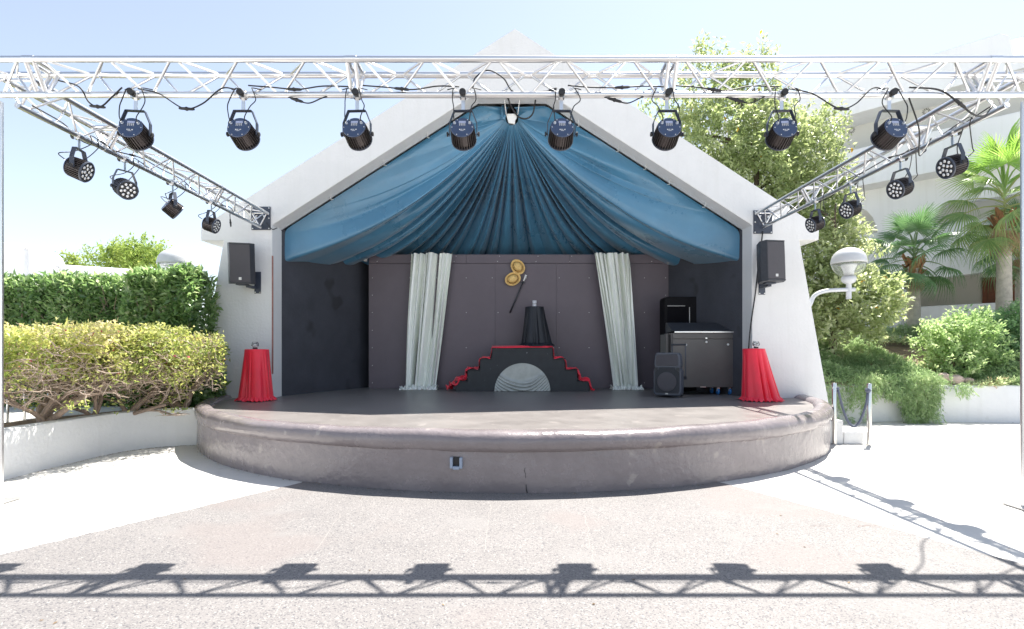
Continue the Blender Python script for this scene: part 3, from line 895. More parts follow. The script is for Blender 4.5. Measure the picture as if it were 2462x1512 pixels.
b = MB(); b.prism([(x, -0.153, z) for x, z in g2], (0, -0.010, 0)); b.build('horn_grille', M['grille'], spk, world=False, bevel=0.006)
b = MB(); b.lathe([(0.145, 0.0), (0.15, 0.006), (0.145, 0.01), (0.10, 0.006), (0.0, 0.008)], 36, (0, -0.166, 0.25), Matrix.Rotation(R(90), 3, 'X')); b.build('woofer_ring', M['grille'], spk, world=False, smooth=True)
for s in (-1, 1):
    for q in range(4):
        b = MB(); b.box((s * 0.168, -0.160, 0.425 + q * 0.014), (0.055, 0.02, 0.006)); b.build('port_slat', M['rubber'], spk, world=False)
b = MB(); b.prism([(-0.03, -0.168, 0.105), (0.03, -0.168, 0.105), (0.03, -0.168, 0.135), (0.012, -0.168, 0.135), (0, -0.168, 0.125), (-0.012, -0.168, 0.135), (-0.03, -0.168, 0.135)], (0, -0.003, 0)); b.build('badge', M['alu'], spk, world=False)
b = MB(); b.box((0, -0.168, 0.065), (0.04, 0.004, 0.022)); b.build('label_plate', M['platestl'], spk, world=False)
for s in (-1, 1):
    b = MB(); b.tube([(0.10 + s * 0.105, 0.20, 0.30), (0.10 + s * 0.105, 0.20, 0.83)], 0.009, 8); b.build('handle_rod', M['blacksteel'], spk, world=False)
    b = MB(); b.lathe([(0.02, -0.02), (0.055, -0.02), (0.06, 0), (0.055, 0.02), (0.02, 0.02)], 18, (s * 0.14, 0.19, 0.062), Matrix.Rotation(R(90), 3, 'Y')); b.build('wheel', M['rubber'], spk, world=False, smooth='auto')
b = MB(); b.tube([(-0.015, 0.20, 0.83), (0.215, 0.20, 0.83)], 0.014, 8); b.build('handle_grip', M['black'], spk, world=False)
b = MB(); b.box((0.10, 0.20, 0.30), (0.25, 0.03, 0.05)); b.build('handle_socket', M['black'], spk, world=False)


# ------------------------------------------------------------------ wall loudspeakers
def wall_speaker(label, c, yaw, tilt, plate):
    root = thing('wall_speaker', label, 'loudspeaker', c, 'loudspeakers on the pavilion legs')
    Rm = Matrix.Rotation(R(yaw), 3, 'Z') @ Matrix.Rotation(R(tilt), 3, 'X')
    W, H, Dp = 0.40, 0.645, 0.34

    def bb(m_, name, fn, **kw):
        q = MB(); fn(q); q.v = [tuple(Rm @ Vector(p)) for p in q.v]
        q.build(name, m_, root, world=False, **kw)
    out = [(-W / 2, -0.06), (-W / 2 + 0.05, -Dp / 2), (W / 2 - 0.05, -Dp / 2), (W / 2, -0.06), (W / 2 - 0.09, Dp / 2), (-W / 2 + 0.09, Dp / 2)]
    bb(M['black'], 'cabinet', lambda q: q.prism([(x, y, -H / 2) for x, y in out], (0, 0, H)), bevel=0.006)
    bb(M['grille'], 'grille', lambda q: q.box((0, -Dp / 2 - 0.004, 0), (W - 0.105, 0.016, H - 0.06)), bevel=0.006)

    def logo(q):
        q.box((0, -Dp / 2 - 0.014, -H / 2 + 0.085), (0.04, 0.004, 0.04))
    bb(M['whitep'], 'badge', logo)

    def mark(q):
        for dz in (-0.009, 0, 0.009):
            q.box((-0.007, -Dp / 2 - 0.0175, -H / 2 + 0.085 + dz), (0.012, 0.003, 0.004))
        q.box((0.009, -Dp / 2 - 0.0175, -H / 2 + 0.085), (0.005, 0.003, 0.02))
    bb(M['platestl'], 'badge_mark', mark)
    for z in (-H / 2 + 0.015, H / 2 - 0.015):
        bb(M['black'], 'front_lip', lambda q: q.box((0, -Dp / 2 - 0.003, z), (W - 0.10, 0.018, 0.02)), bevel=0.003)
    # bracket (stays square to the wall)
    px, pz = plate
    b = MB(); b.box((px, FY - c[1] - 0.004, pz), (0.11, 0.008, 0.36)); b.build('wall_plate', M['blacksteel'], root, world=False, bevel=0.002)
    b = MB(); b.box((px * 0.6, (FY - c[1]) * 0.55, -H / 2 - 0.035), (0.06, (FY - c[1]) * 0.9, 0.04)); b.box((0, 0.0, -H / 2 - 0.012), (0.16, 0.12, 0.02)); b.build('bracket_arm', M['blacksteel'], root, world=False)
    for sx in (-0.04, 0.04):
        b = MB(); b.lathe([(0.012, 0), (0.010, 0.007), (0, 0.009)], 8, (px + sx, FY - c[1] - 0.009, pz - 0.16), Matrix.Rotation(R(90), 3, 'X')); b.build('bolt', M['alu'], root, world=False)
    return root


wall_speaker('black loudspeaker on the left pavilion leg above the red table', PX(583, 634, 8.70), 14, 7, (0.12, -0.27))
wall_speaker('black loudspeaker on the right pavilion leg beside the globe lamp', PX(1850, 631, 8.64), 8, -3, (0.03, -0.30))

# ------------------------------------------------------------------ trusses
cyl = bpy.data.meshes.new('tube')
_b = MB(); _b.lathe([(1, 0), (1, 1)], 14); cyl = _b.mesh('tube', M['alu'], smooth='auto')
_b = MB(); _b.lathe([(1, 0), (1, 1)], 8); cyl8 = _b.mesh('thin_tube', M['alu'], smooth='auto')


def rod(name, p, q, r, parent, thin=False):
    p, q = Vector(p), Vector(q)
    d = q - p
    m = Matrix.Translation(p - parent.location) @ d.to_track_quat('Z', 'Y').to_matrix().to_4x4() @ Matrix.Diagonal((r, r, d.length, 1))
    return link(name, cyl8 if thin else cyl, parent, m)


TZ, TB = CAMH + 2.271, CAMH + 2.051


def truss(name, label, A, B_, offs, joints, pitch=0.25, phase=0.0, ends=True):
    """offs: three chord offsets; A, B_: axis ends"""
    A, B_ = Vector(A), Vector(B_)
    root = thing(name, label, 'truss', A.lerp(B_, 0.5))
    ax = (B_ - A); L = ax.length; ax.normalize()
    ch = [Vector(o) for o in offs]
    for o in ch:
        rod('chord', A + o, B_ + o, 0.025, root)
    faces = [(0, 2), (1, 2), (0, 1)]
    br = 0.0095
    cuts = [0.0] + sorted(joints) + [L]
    for s0, s1 in zip(cuts[:-1], cuts[1:]):
        a, b_ = s0 + 0.07, s1 - 0.07
        n = max(2, int(round((b_ - a) / pitch)))
        st_ = (b_ - a) / n
        for fi, (i, j) in enumerate(faces):
            for q in range(n):
                x0, x1 = a + q * st_ + 0.02, a + (q + 1) * st_ - 0.02
                up = (q + fi) % 2 == 0
                p = A + ax * x0 + (ch[i] if up else ch[j])
                e = A + ax * x1 + (ch[j] if up else ch[i])
                rod('brace', p, e, br, root, True)
    for s_ in cuts[1:-1]:
        for o in ch:
            rod('coupler', A + o + ax * (s_ - 0.045), A + o + ax * (s_ + 0.045), 0.0285, root)
        for ds in (-0.032, 0.032):
            for (i, j) in faces:
                rod('end_strut', A + ch[i] + ax * (s_ + ds), A + ch[j] + ax * (s_ + ds), 0.016, root, True)
    if ends:
        for s_ in (0.03, L - 0.03):
            for (i, j) in faces:
                rod('end_strut', A + ch[i] + ax * s_, A + ch[j] + ax * s_, 0.012, root, True)
    return root


OF = [(0, -0.12, TZ), (0, 0.12, TZ), (0, 0.0, TB)]
truss('front_truss', 'silver aluminium lighting truss spanning the whole front above the plaza', (-4.42, 4.32, 0), (4.42, 4.32, 0), OF, [4.42 - 1.25, 4.42 + 1.25, 4.42 - 3.75, 4.42 + 3.75])
for s, w in ((-1, 'left'), (1, 'right')):
    truss('side_truss', f'silver aluminium truss running back to the {w} pavilion leg', (s * 4.12, 4.50, 0), (s * 4.14, 8.90, 0),
          [(-0.12, 0, TZ), (0.12, 0, TZ), (0, 0, TB)], [1.0, 3.0])
    # wall plate
    pc = PX(628 if s < 0 else 1834, 525 if s < 0 else 534, FY - 0.005)
    root = thing('truss_wall_plate', f'black steel plate bolting the {w} truss to the pavilion', 'plate', pc, 'truss wall plates')
    b = MB(); b.box(pc + Vector((0, -0.005, 0)), (0.315, 0.014, 0.385)); b.build('plate', M['blacksteel'], root, bevel=0.003)
    for x in (-0.135, 0.135):
        for z in (-0.17, 0.0, 0.17):
            b = MB(); b.lathe([(0.012, 0), (0.010, 0.008), (0, 0.01)], 8, pc + Vector((x, -0.012, z)), Matrix.Rotation(R(90), 3, 'X')); b.build('bolt', M['alu'], root)
    # end triangle with gussets
    for dx in (-0.07, 0.07):
        b = MB(); b.prism([(pc.x + dx - 0.03, FY - 0.03, TZ - 0.02), (pc.x + dx + 0.03, FY - 0.03, TZ - 0.02), (pc.x + dx, FY - 0.03, TZ - 0.08)], (0, -0.012, 0)); b.build('gusset', M['alu'], root)
    # supporting tower at the corner
    tw = thing('truss_tower', f'upright aluminium truss leg on a steel base plate at the {w} edge', 'truss', (s * 4.36, 4.42, 0), 'truss legs at the frame edges')
    tch = [Vector((s * 4.150, 4.38, 0)), Vector((s * 4.42, 4.30, 0)), Vector((s * 4.42, 4.54, 0))]
    for c in tch: rod('chord', c + Vector((0, 0, 0.02)), c + Vector((0, 0, TB - 0.03)), 0.025, tw)
    for fi, (i, j) in enumerate(((0, 1), (1, 2), (0, 2))):
        for q in range(12):
            z0 = 0.08 + q * 0.26
            p, e = (tch[i], tch[j]) if (q + fi) % 2 else (tch[j], tch[i])
            rod('brace', p + Vector((0, 0, z0)), e + Vector((0, 0, z0 + 0.24)), 0.0095, tw, True)
    b = MB()
    if s < 0: b.box((-4.45, 4.43, 0.013), (0.46, 0.46, 0.012))
    else: b.box((4.30, 4.30, 0.013), (0.46, 0.40, 0.012))
    b.build('base_plate', M['platestl'], tw, bevel=0.002)

# ------------------------------------------------------------------ lamps
PIV = -0.315
LM = {}
b = MB()
b.tube([(-0.025, 0, 0), (0.025, 0, 0)], 0.034, 16); b.box((0, 0, -0.075), (0.028, 0.006, 0.11)); b.box((0, -0.006, -0.02), (0.044, 0.05, 0.03))
LM['clamp'] = b.mesh('clamp', M['alu'], bevel=0.0)
b = MB(); b.lathe([(0.012, 0), (0.026, 0.012), (0.027, 0.03), (0.025, 0.034), (0, 0.035)], 20, (0, -0.032, -0.002), Matrix.Rotation(R(90), 3, 'X'))
LM['knob'] = b.mesh('clamp_knob', M['rubber'], smooth='auto')
b = MB()
yk = [(-0.110, PIV - 0.012), (-0.110, PIV + 0.085), (-0.070, PIV + 0.185), (0.070, PIV + 0.185), (0.110, PIV + 0.085), (0.110, PIV - 0.012)]
for (xa, za), (xb, zb_) in zip(yk[:-1], yk[1:]):
    d = Vector((xb - xa, 0, zb_ - za)); L = d.length; d.normalize(); nn = Vector((-d.z, 0, d.x))
    c0, c1 = Vector((xa, 0, za)), Vector((xb, 0, zb_))
    q = [c0 + nn * 0.003 + Vector((0, -0.019, 0)), c1 + nn * 0.003 + Vector((0, -0.019, 0)), c1 - nn * 0.003 + Vector((0, -0.019, 0)), c0 - nn * 0.003 + Vector((0, -0.019, 0))]
    b.prism(q, (0, 0.038, 0))
LM['yoke'] = b.mesh('yoke', M['blacksteel'])
b = MB(); b.lathe([(0.008, 0), (0.008, 0.012), (0.021, 0.014), (0.022, 0.03), (0.018, 0.034), (0, 0.035)], 14, (0, 0, 0))
LM['pknob'] = b.mesh('pivot_knob', M['rubber'], smooth='auto')
# body: axis along +Z = beam direction, rear at z = -0.10
b = MB(); b.lathe([(0.086, -0.10), (0.088, 0.085)], 40)
for q in range(30):
    a = 2 * math.pi * q / 30
    rt = Matrix.Rotation(a, 3, 'Z')
    b.prism([rt @ Vector((0.084, -0.0022, -0.098)), rt @ Vector((0.1, -0.0022, -0.092)), rt @ Vector((0.107, -0.0022, 0.07)), rt @ Vector((0.107, -0.0022, 0.088)), rt @ Vector((0.084, -0.0022, 0.088))], rt @ Vector((0, 0.0044, 0)))
LM['body'] = b.mesh('body', M['fin'])
b = MB(); b.lathe([(0.090, 0.088), (0.106, 0.086), (0.108, 0.100), (0.102, 0.108), (0.094, 0.107), (0.092, 0.098)], 40)
LM['bezel'] = b.mesh('bezel', M['blacksteel'], smooth='auto')
b = MB(); b.lathe([(0.0, 0.0985), (0.093, 0.0985), (0.093, 0.09)], 40)
LM['face'] = b.mesh('lamp_face', M['rubber'])
b = MB(); b.lathe([(0.0155, 0.0), (0.0145, 0.006), (0.009, 0.010), (0, 0.011)], 14)
LM['led'] = b.mesh('led_lens', M['lens'], smooth=True)
b = MB(); b.lathe([(0.0, -0.110), (0.092, -0.110), (0.095, -0.104), (0.095, -0.099)], 40)
LM['rear'] = b.mesh('rear_panel', M['sky_tinted_panel'], smooth='auto')
# on the rear panel: y up of the panel is -local y after flip; drawn on plane z=-0.111
b = MB(); b.box((0, 0.050, -0.112), (0.058, 0.020, 0.003)); LM['disp'] = b.mesh('display', mat('display_grey', (0.42, 0.46, 0.62), 0.3))
b = MB(); b.box((0, 0, -0.1125), (0.009, 0.008, 0.004)); LM['btn'] = b.mesh('button', M['whitep'], bevel=0.001)
b = MB()
for x, w_ in ((-0.022, 0.006), (-0.014, 0.004), (0.0, 0.004), (0.008, 0.004), (0.019, 0.008)):
    b.box((x, -0.024, -0.1108), (w_, 0.010, 0.0012))
b.box((0, -0.036, -0.1108), (0.026, 0.003, 0.0012))
for x in (-0.022, -0.0075, 0.0075, 0.022): b.box((x, 0.016, -0.1108), (0.008, 0.003, 0.0012))
LM['print'] = b.mesh('panel_print', M['whitep'])
b = MB(); b.lathe([(0.012, 0), (0.012, -0.012), (0.008, -0.014), (0.008, -0.03), (0.004, -0.034)], 12, (0, 0, -0.111)); LM['conn'] = b.mesh('connector', M['alu'], smooth='auto')
b = MB(); b.lathe([(0.0042, 0), (0.0035, -0.003), (0, -0.0035)], 8, (0, 0, -0.1105)); LM['screw'] = b.mesh('screw', M['whitep'])
conn_world = {}


def lamp(label, loc, chordrot, yaw, beam, group, faceon=True):
    """yaw: turn of the yoke about its stem; beam: direction of light in the world"""
    root = thing('par_can_light', label, 'stage light', loc, group)
    cz = Matrix.Rotation(chordrot, 4, 'Z')
    link('clamp', LM['clamp'], root, cz); link('clamp_knob', LM['knob'], root, cz)
    Y_ = Matrix.Rotation(yaw, 4, 'Z')
    link('yoke', LM['yoke'], root, Y_)
    bz = Vector(beam).normalized()
    bx = (Y_ @ Vector((1, 0, 0))); bx = (bx - bz * bx.dot(bz)).normalized()
    by = bz.cross(bx)
    Bm = Matrix((bx, by, bz)).transposed().to_4x4() @ Matrix.Diagonal((0.95, 0.95, 0.74, 1)); Bm.translation = Vector((0, 0, PIV))
    for s in (-1, 1):
        link('pivot_knob', LM['pknob'], root, Y_ @ Matrix.Translation((s * 0.111, 0, PIV)) @ Matrix.Rotation(s * math.pi / 2, 4, 'Y') @ Matrix.Diagonal((0.85, 0.85, 0.6, 1)))
    link('body', LM['body'], root, Bm)
    bez = link('bezel', LM['bezel'], root, Bm)
    link('lamp_face', LM['face'], root, Bm)
    for r_, n_ in ((0.030, 4), (0.067, 9)) if faceon else ():
        for q in range(n_):
            a = 2 * math.pi * q / n_ + 0.3
            link('led_lens', LM['led'], root, Bm @ Matrix.Translation((r_ * math.cos(a), r_ * math.sin(a), 0.0985)))
    up = Matrix((bx, by, bz)) @ Vector((0, 0, 1))
    th = math.atan2(up.y, up.x) - math.pi / 2
    Pm = Bm @ Matrix.Rotation(th, 4, 'Z')
    if abs((Pm @ Vector((1, 0, 0, 0))).xyz.dot(Vector((1, 0, 0)))) < 0: pass
    rp = link('rear_panel', LM['rear'], root, Pm)
    I = Matrix.Identity(4)
    link('display', LM['disp'], rp, I); tag(link('panel_print', LM['print'], rp, I), kind='stuff')
    for x in (-0.021, -0.007, 0.007, 0.021): link('button', LM['btn'], rp, Matrix.Translation((x, 0.029, 0)))
    for x in (-0.062, 0.062): link('connector', LM['conn'], rp, Matrix.Translation((x, 0.034, 0)))
    for q in range(6):
        a = math.pi / 6 + q * math.pi / 3 + math.pi / 6
        link('screw', LM['screw'], rp, Matrix.Translation((0.084 * math.cos(a), 0.084 * math.sin(a), 0)))
    W = Matrix.Translation(Vector(loc)) @ Pm
    return [W @ Vector((x, 0.034, -0.145)) for x in (-0.062, 0.062)]


ordn = ['first', 'second', 'third', 'fourth', 'fifth', 'sixth', 'seventh', 'eighth']
fu = [322, 582, 857, 1113, 1350, 1605, 1882, 2142]
fyaw = [-7, 0, 3, 1, -1, 0, 5, -3]
conns = []
for i, u in enumerate(fu):
    X = (u - U0) * 4.30 / FPX
    ya = R(-fyaw[i])
    beam = Matrix.Rotation(ya, 3, 'Z') @ Vector((0, math.cos(R(18)), -math.sin(R(18))))
    lab = f'black finned LED par light, {ordn[i]} from the left on the front truss'
    conns.append(lamp(lab, (X, 4.32, TB), 0, ya, beam, 'par lights on the front truss'))
# side lamps: (u, v of the clamp on the bottom chord) -> place along the side truss
side = {'left': [(190, 325), (300, 380), (415, 438), (508, 488)], 'right': [(2290, 325), (2165, 392), (2045, 452), (1960, 497)]}
sconn = []
for w_, lst in side.items():
    s = -1 if w_ == 'left' else 1
    for i, (u, v) in enumerate(lst):
        Yl = 4.12 * FPX / abs(u - U0) * (1.0)
        if w_ == 'left': beam = [(0.90, 0.15, -0.35), (0.78, -0.45, -0.42), (0.55, 0.60, -0.55), (0.95, 0.05, -0.30)][i]
        else: beam = [(-0.95, -0.05, -0.30), (-0.90, -0.20, -0.35), (-0.90, -0.20, -0.35), (-0.93, -0.05, -0.35)][i]
        yw = math.atan2(beam[1], beam[0]) - math.pi / 2
        lab = f'black LED par light, {ordn[i]} from the front on the {w_} side truss'
        cc = lamp(lab, (s * 4.12, Yl, TB), R(90) * s, yw, beam, f'par lights on the {w_} truss')
        sconn.append((s, Yl, cc, w_, i))


# ------------------------------------------------------------------ cables
def cable(name, label, pts, r=0.0048, grp=None, plug=None):
    root = thing(name, label, 'cable', pts[0], grp)
    p = spline(pts, 7)
    b = MB(); b.tube(p, r, 6); b.build('cord', M['rubber'], root, smooth=True)
    if plug:
        for t in plug:
            i = max(1, min(len(p) - 2, int(t * len(p))))
            d = (p[i + 1] - p[i - 1]).normalized()
            c = p[i]
            b = MB(); b.tube([c - d * 0.06, c - d * 0.045, c - d * 0.012, c + d * 0.0, c + d * 0.012, c + d * 0.045, c + d * 0.06], [0.007, 0.011, 0.012, 0.017, 0.012, 0.011, 0.007], 8)
            b.build('plug', M['rubber'], root, smooth='auto')
    return root


rs = random.Random(21)
for i, cc in enumerate(conns):
    X = (fu[i] - U0) * 4.30 / FPX
    for q, c in enumerate(sorted(cc, key=lambda p: p.x)):
        sx = -1 if q == 0 else 1
        e = Vector((X + sx * rs.uniform(0.02, 0.10), 4.30, TB + 0.045))
        bul = rs.uniform(0.01, 0.06)
        pts = [c, c + Vector((sx * 0.004, -0.012, 0.035)), Vector((c.x + sx * bul * 0.7, c.y + 0.03, c.z + 0.13)), Vector((e.x + sx * bul, 4.275, TB - 0.06)), Vector((e.x + sx * 0.01, 4.275, TB + 0.02)), e, e + Vector((sx * 0.06, 0.03, 0.0))]
        cable('lamp_cable', f"thin black cable from the {'left' if sx < 0 else 'right'} socket of the {ordn[i]} front light", pts, 0.0042, 'cables of the front lights')
for i in range(7):
    xa, xb = (fu[i] - U0) * 4.30 / FPX, (fu[i + 1] - U0) * 4.30 / FPX
    z = TB + 0.035
    if i in (0, 6):
        pts = [(xa + 0.04, 4.29, z), (xa + 0.22, 4.27, z - 0.05), (xa + 0.42, 4.26, z - 0.17), (xa + 0.56, 4.27, z - 0.13), (xa + 0.70, 4.29, z), (xb - 0.05, 4.30, z)]
        pl_ = (0.42,)
    elif i == 3:
        pts = [(xa + 0.08, 4.29, z), (xa + 0.10, 4.28, z + 0.08), (xa + 0.20, 4.26, z + 0.13), (xa + 0.32, 4.28, z + 0.08), (xa + 0.42, 4.36, z), (xb - 0.10, 4.33, z), (xb - 0.04, 4.30, z)]
        pl_ = None
    else:
        dip = rs.uniform(-0.005, 0.03)
        pts = [(xa + 0.05, 4.30, z + 0.03), (xa + 0.25, 4.29, z + 0.01), (xa + 0.45, 4.28, z - dip), (xa + 0.65, 4.29, z + 0.02), (xb - 0.03, 4.30, z + 0.02)]
        pl_ = (rs.uniform(0.35, 0.55),)
    cable('trunk_cable', f'black linking cable along the front truss between the {ordn[i]} and {ordn[i+1]} lights', pts, 0.0055, 'linking cables on the front truss', pl_)
    if i in (1, 4, 5):
        m0 = xa + rs.uniform(0.28, 0.45)
        pts = [(m0 - 0.02, 4.33, TB), (m0 + 0.10, 4.29, TB - 0.055), (m0 + 0.2, 4.28, TB - 0.085), (m0 + 0.30, 4.29, TB - 0.04), (m0 + 0.36, 4.33, TB + 0.0)]
        cable('slack_cable', f'slack black cable loop with plug below the front truss after the {ordn[i]} light', pts, 0.005, 'slack loops below the front truss', (0.25,))
for s, Yl, cc, w_, i in sconn:
    for q, c in enumerate(cc):
        e = Vector((s * 4.12 + rs.uniform(-0.03, 0.03), Yl + (0.12 + 0.1 * q) * (1 if s > 0 else -1) * (-1), TB + 0.05))
        m_ = c.lerp(e, 0.5) + Vector((s * rs.uniform(0.02, 0.10), 0.05, -0.02 - 0.05 * q))
        back = (c - Vector((s * 4.12, Yl, TB + PIV))).normalized()
        cable('lamp_cable', f"thin black cable {'high' if q else 'low'} at the back of the {ordn[i]} light of the {w_} truss", [c, c + back * 0.05 + Vector((0, 0, 0.02)), m_, e - Vector((0, 0, 0.08)), e, e + Vector((0, 0.25, -0.03))], 0.0045, f'cables of the {w_} truss lights')
for s, w_ in ((-1, 'left'), (1, 'right')):
    pts = [(s * 4.08, 4.6, TB + 0.04)]
    y = 4.6
    while y < 8.6:
        y += rs.uniform(0.22, 0.4)
        pts.append((s * 4.12 + rs.uniform(-0.06, 0.06), y, TB + rs.uniform(-0.02, 0.10)))
    cable('trunk_cable', f'black linking cable lying inside the {w_} side truss', pts, 0.006, 'linking cables on the side trusses', (0.3, 0.62))
cable('corner_cable', 'black cable with plug sagging from the front truss to the right side truss', [(3.16, 4.3, TB + 0.05), (3.38, 4.28, TB + 0.02), (3.52, 4.27, TB - 0.08), (3.66, 4.30, TB - 0.16), (3.84, 4.40, TB - 0.13), (4.0, 4.5, TB), (4.08, 4.6, TB + 0.08)], 0.007, None, (0.36,))
cable('corner_cable', 'black cable dropping diagonally from the eighth front light to the right side truss', [(3.17, 4.32, TB - 0.02), (3.35, 4.45, TB - 0.22), (3.58, 4.75, TB - 0.33), (3.95, 5.1, TB - 0.05), (4.1, 5.3, TB + 0.03)], 0.006, None, (0.62,))
cable('corner_cable', 'black cable with plug sagging near the left end of the front truss', [(-3.6, 4.29, TB + 0.10), (-3.42, 4.27, TB + 0.04), (-3.33, 4.26, TB - 0.09), (-3.24, 4.26, TB - 0.12), (-3.17, 4.28, TB - 0.04), (-3.10, 4.30, TB + 0.05)], 0.006, None, (0.55,))
cable('hanging_plug', 'short black cable end with plug hanging under the left side truss', [(-4.12, 7.9, TB + 0.02), (-4.13, 7.92, TB - 0.08), (-4.12, 7.92, TB - 0.20)], 0.005, None, (0.8,))
a_, b_ = PX(1834, 556, FY - 0.03), PX(1800, 838, FY - 0.03)
cable('speaker_cable', 'long black cable hanging down the right pavilion leg behind the loudspeaker', [a_, PX(1830, 588, FY - 0.03), PX(1822, 650, FY - 0.03), PX(1816, 705, FY - 0.03), PX(1808, 760, FY - 0.03), PX(1803, 800, FY - 0.03), b_], 0.011)
cable('plate_cable', 'thin black cable running from the left wall plate into the drape', [PX(640, 535, FY - 0.06), PX(655, 551, FY - 0.02), PX(668, 548, 9.2), PX(680, 556, 9.38)], 0.006)

# ------------------------------------------------------------------ white steps, posts and rope
stp = thing('side_steps', 'two white plastered steps leading up to the right side of the stage', 'steps', (4.62, 8.1, 0))
b = MB(); b.box((4.68, 8.15, 0.088), (0.27, 1.5, 0.172)); b.build('lower_step', M['white'], stp, bevel=0.012)
b = MB(); b.box((4.35, 8.16, 0.163), (0.385, 1.5, 0.322)); b.build('upper_step', M['white'], stp, bevel=0.012)
posts = []
for lab, u, v0, v1, x in (('stainless steel rope post beside the stage wall', 2006, 920, 1068, 0), ('stainless steel rope post at the foot of the white steps', 2090, 921, 1071, 0)):
    Yp = CAMH * FPX / (v1 - VH)
    X = (u - U0) * Yp / FPX
    Zt = CAMH + (VH - v0) * Yp / FPX
    root = thing('rope_post', lab, 'post', (X, Yp, 0), 'rope posts by the steps')
    b = MB(); b.lathe([(0.029, 0.005), (0.029, Zt - 0.012), (0.026, Zt - 0.004), (0.018, Zt), (0, Zt)], 20, (X, Yp, 0)); b.build('tube', M['steel'], root, smooth='auto')
    b = MB(); b.lathe([(0.045, 0.003), (0.045, 0.011), (0.03, 0.013)], 20, (X, Yp, 0)); b.build('floor_flange', M['steel'], root)
    b = MB(); b.tube([(X + (0.03 if u < 2050 else -0.03) * math.cos(a), Yp + 0.0, Zt - 0.07 + 0.022 * math.sin(a)) for a in [2 * math.pi * i / 14 for i in range(15)]], 0.005, 6); b.build('ring', M['steel'], root)
    posts.append(Vector((X, Yp, Zt)))
pa, pb = posts
pa2 = pa + Vector((0.04, -0.005, -0.08)); pb2 = pb + Vector((-0.03, -0.02, -0.10))
b = MB()
pp = []
for i in range(25):
    t = i / 24
    q = pa2.lerp(pb2, t); q.z -= 0.50 * (1 - (2 * t - 1.06) ** 2 / 1.06) if True else 0
    pp.append(q)
pp[0] = pa2; pp[-1] = pb2
b.tube(pp, 0.017, 10)
ro = thing('barrier_rope', 'blue grey rope hanging in a deep curve between the two steel posts', 'rope', pa2)
b.build('rope', M['rope'], ro, smooth=True)
b = MB(); b.lathe([(0.0, -0.03), (0.03, -0.018), (0.036, 0), (0.03, 0.018), (0, 0.03)], 10, pb2 + Vector((0.0, 0, 0.0)), Matrix.Rotation(R(35), 3, 'X')); b.tube([pb2, pb2 + Vector((-0.05, -0.02, 0.03))], [0.016, 0.009], 8)
b.build('knot', M['rope'], ro, smooth=True)
b = MB(); b.lathe([(0.0, -0.025), (0.024, -0.01), (0.026, 0.01), (0, 0.028)], 10, pa2); b.build('knot', M['rope'], ro, smooth=True)

# ------------------------------------------------------------------ left planter wall
pw = [(-4.10, 7.40), (-4.286, 7.338), (-4.50, 7.27), (-4.72, 7.15), (-4.88, 6.97), (-4.97, 6.72), (-5.01, 6.4), (-5.02, 5.9), (-5.02, 5.3), (-5.04, 4.6), (-5.05, 2.5)]
pw3 = spline([(x, y, 0) for x, y in pw], 5)
lw = thing('left_planter_wall', 'low curved white plaster planter wall joining the left end of the stage', 'wall', (-4.9, 6.5, 0))


def wallstrip(path, h, th, mat_, name, root, sgn=1):
    vs, fs = [], []
    prof = [(0, 0.0), (0, h - 0.03), (0.012, h - 0.01), (0.035, h), (th - 0.035, h), (th - 0.012, h - 0.01), (th, h - 0.03), (th, 0.0)]
    n = len(prof)
    for i, p in enumerate(path):
        a = path[max(0, i - 1)]; c = path[min(len(path) - 1, i + 1)]
        t = (c - a).normalized(); nn = Vector((t.y, -t.x, 0)) * sgn
        for (d, z) in prof: vs.append(p + nn * d + Vector((0, 0, z)))
    for i in range(len(path) - 1):
        for j in range(n - 1):
            fs.append((i * n + j, (i + 1) * n + j, (i + 1) * n + j + 1, i * n + j + 1))
    b = MB(); b.add(vs, fs); return b.build(name, mat_, root, smooth='auto')


wallstrip(pw3, 0.50, 0.16, M['white'], 'plaster_wall', lw, 1)
# soil behind it, terrace further behind
b = MB()
sp_ = [(p.x - 0.12, p.y + 0.02, 0.44) for p in pw3[5:]] + [(-5.9, 2.5, 0.44), (-5.9, 6.6, 0.44), (-5.5, 7.6, 0.44), (-4.9, 8.9, 0.44), (-4.6, 8.9, 0.44), (-4.3, 7.5, 0.44)]
b.add(sp_, [tuple(range(len(sp_)))])
tag(b.build('planter_soil', M['soil']), kind='structure')
b = MB(); b.add([(-5.88, 0, 0.40), (-5.88, 6.6, 0.40), (-5.48, 7.62, 0.40), (-4.9, 9.2, 0.40), (-14, 9.2, 0.40), (-14, 0, 0.40)], [(0, 1, 2, 3, 4, 5)])
tag(b.build('terrace', M['plaza']), kind='structure')


# two metal chairs seen through the shrubs
def chair(label, x, y, rz):
    root = thing('metal_chair', label, 'chair', (x, y, 0.40), 'chairs on the terrace')
    root.rotation_euler = (0, 0, rz)
    for sx in (-0.2, 0.2):
        for sy in (-0.2, 0.2):
            b = MB(); b.tube([(sx, sy, 0.0), (sx, sy, 0.44 if sy < 0 else 0.85)], 0.014, 8); b.build('leg', M['alu'], root, world=False, smooth=True)
    b = MB(); b.box((0, 0, 0.44), (0.46, 0.46, 0.03)); b.build('seat', M['blackcloth'], root, world=False, bevel=0.01)
    b = MB(); b.box((0, 0.2, 0.70), (0.40, 0.02, 0.24)); b.build('backrest', M['blackcloth'], root, world=False, bevel=0.008)


chair('dark metal legged chair glimpsed behind the leftmost shrub stems', -6.3, 6.6, R(20))
chair('dark metal legged chair glimpsed between the shrub stems nearer the stage', -5.85, 7.2, R(-35))

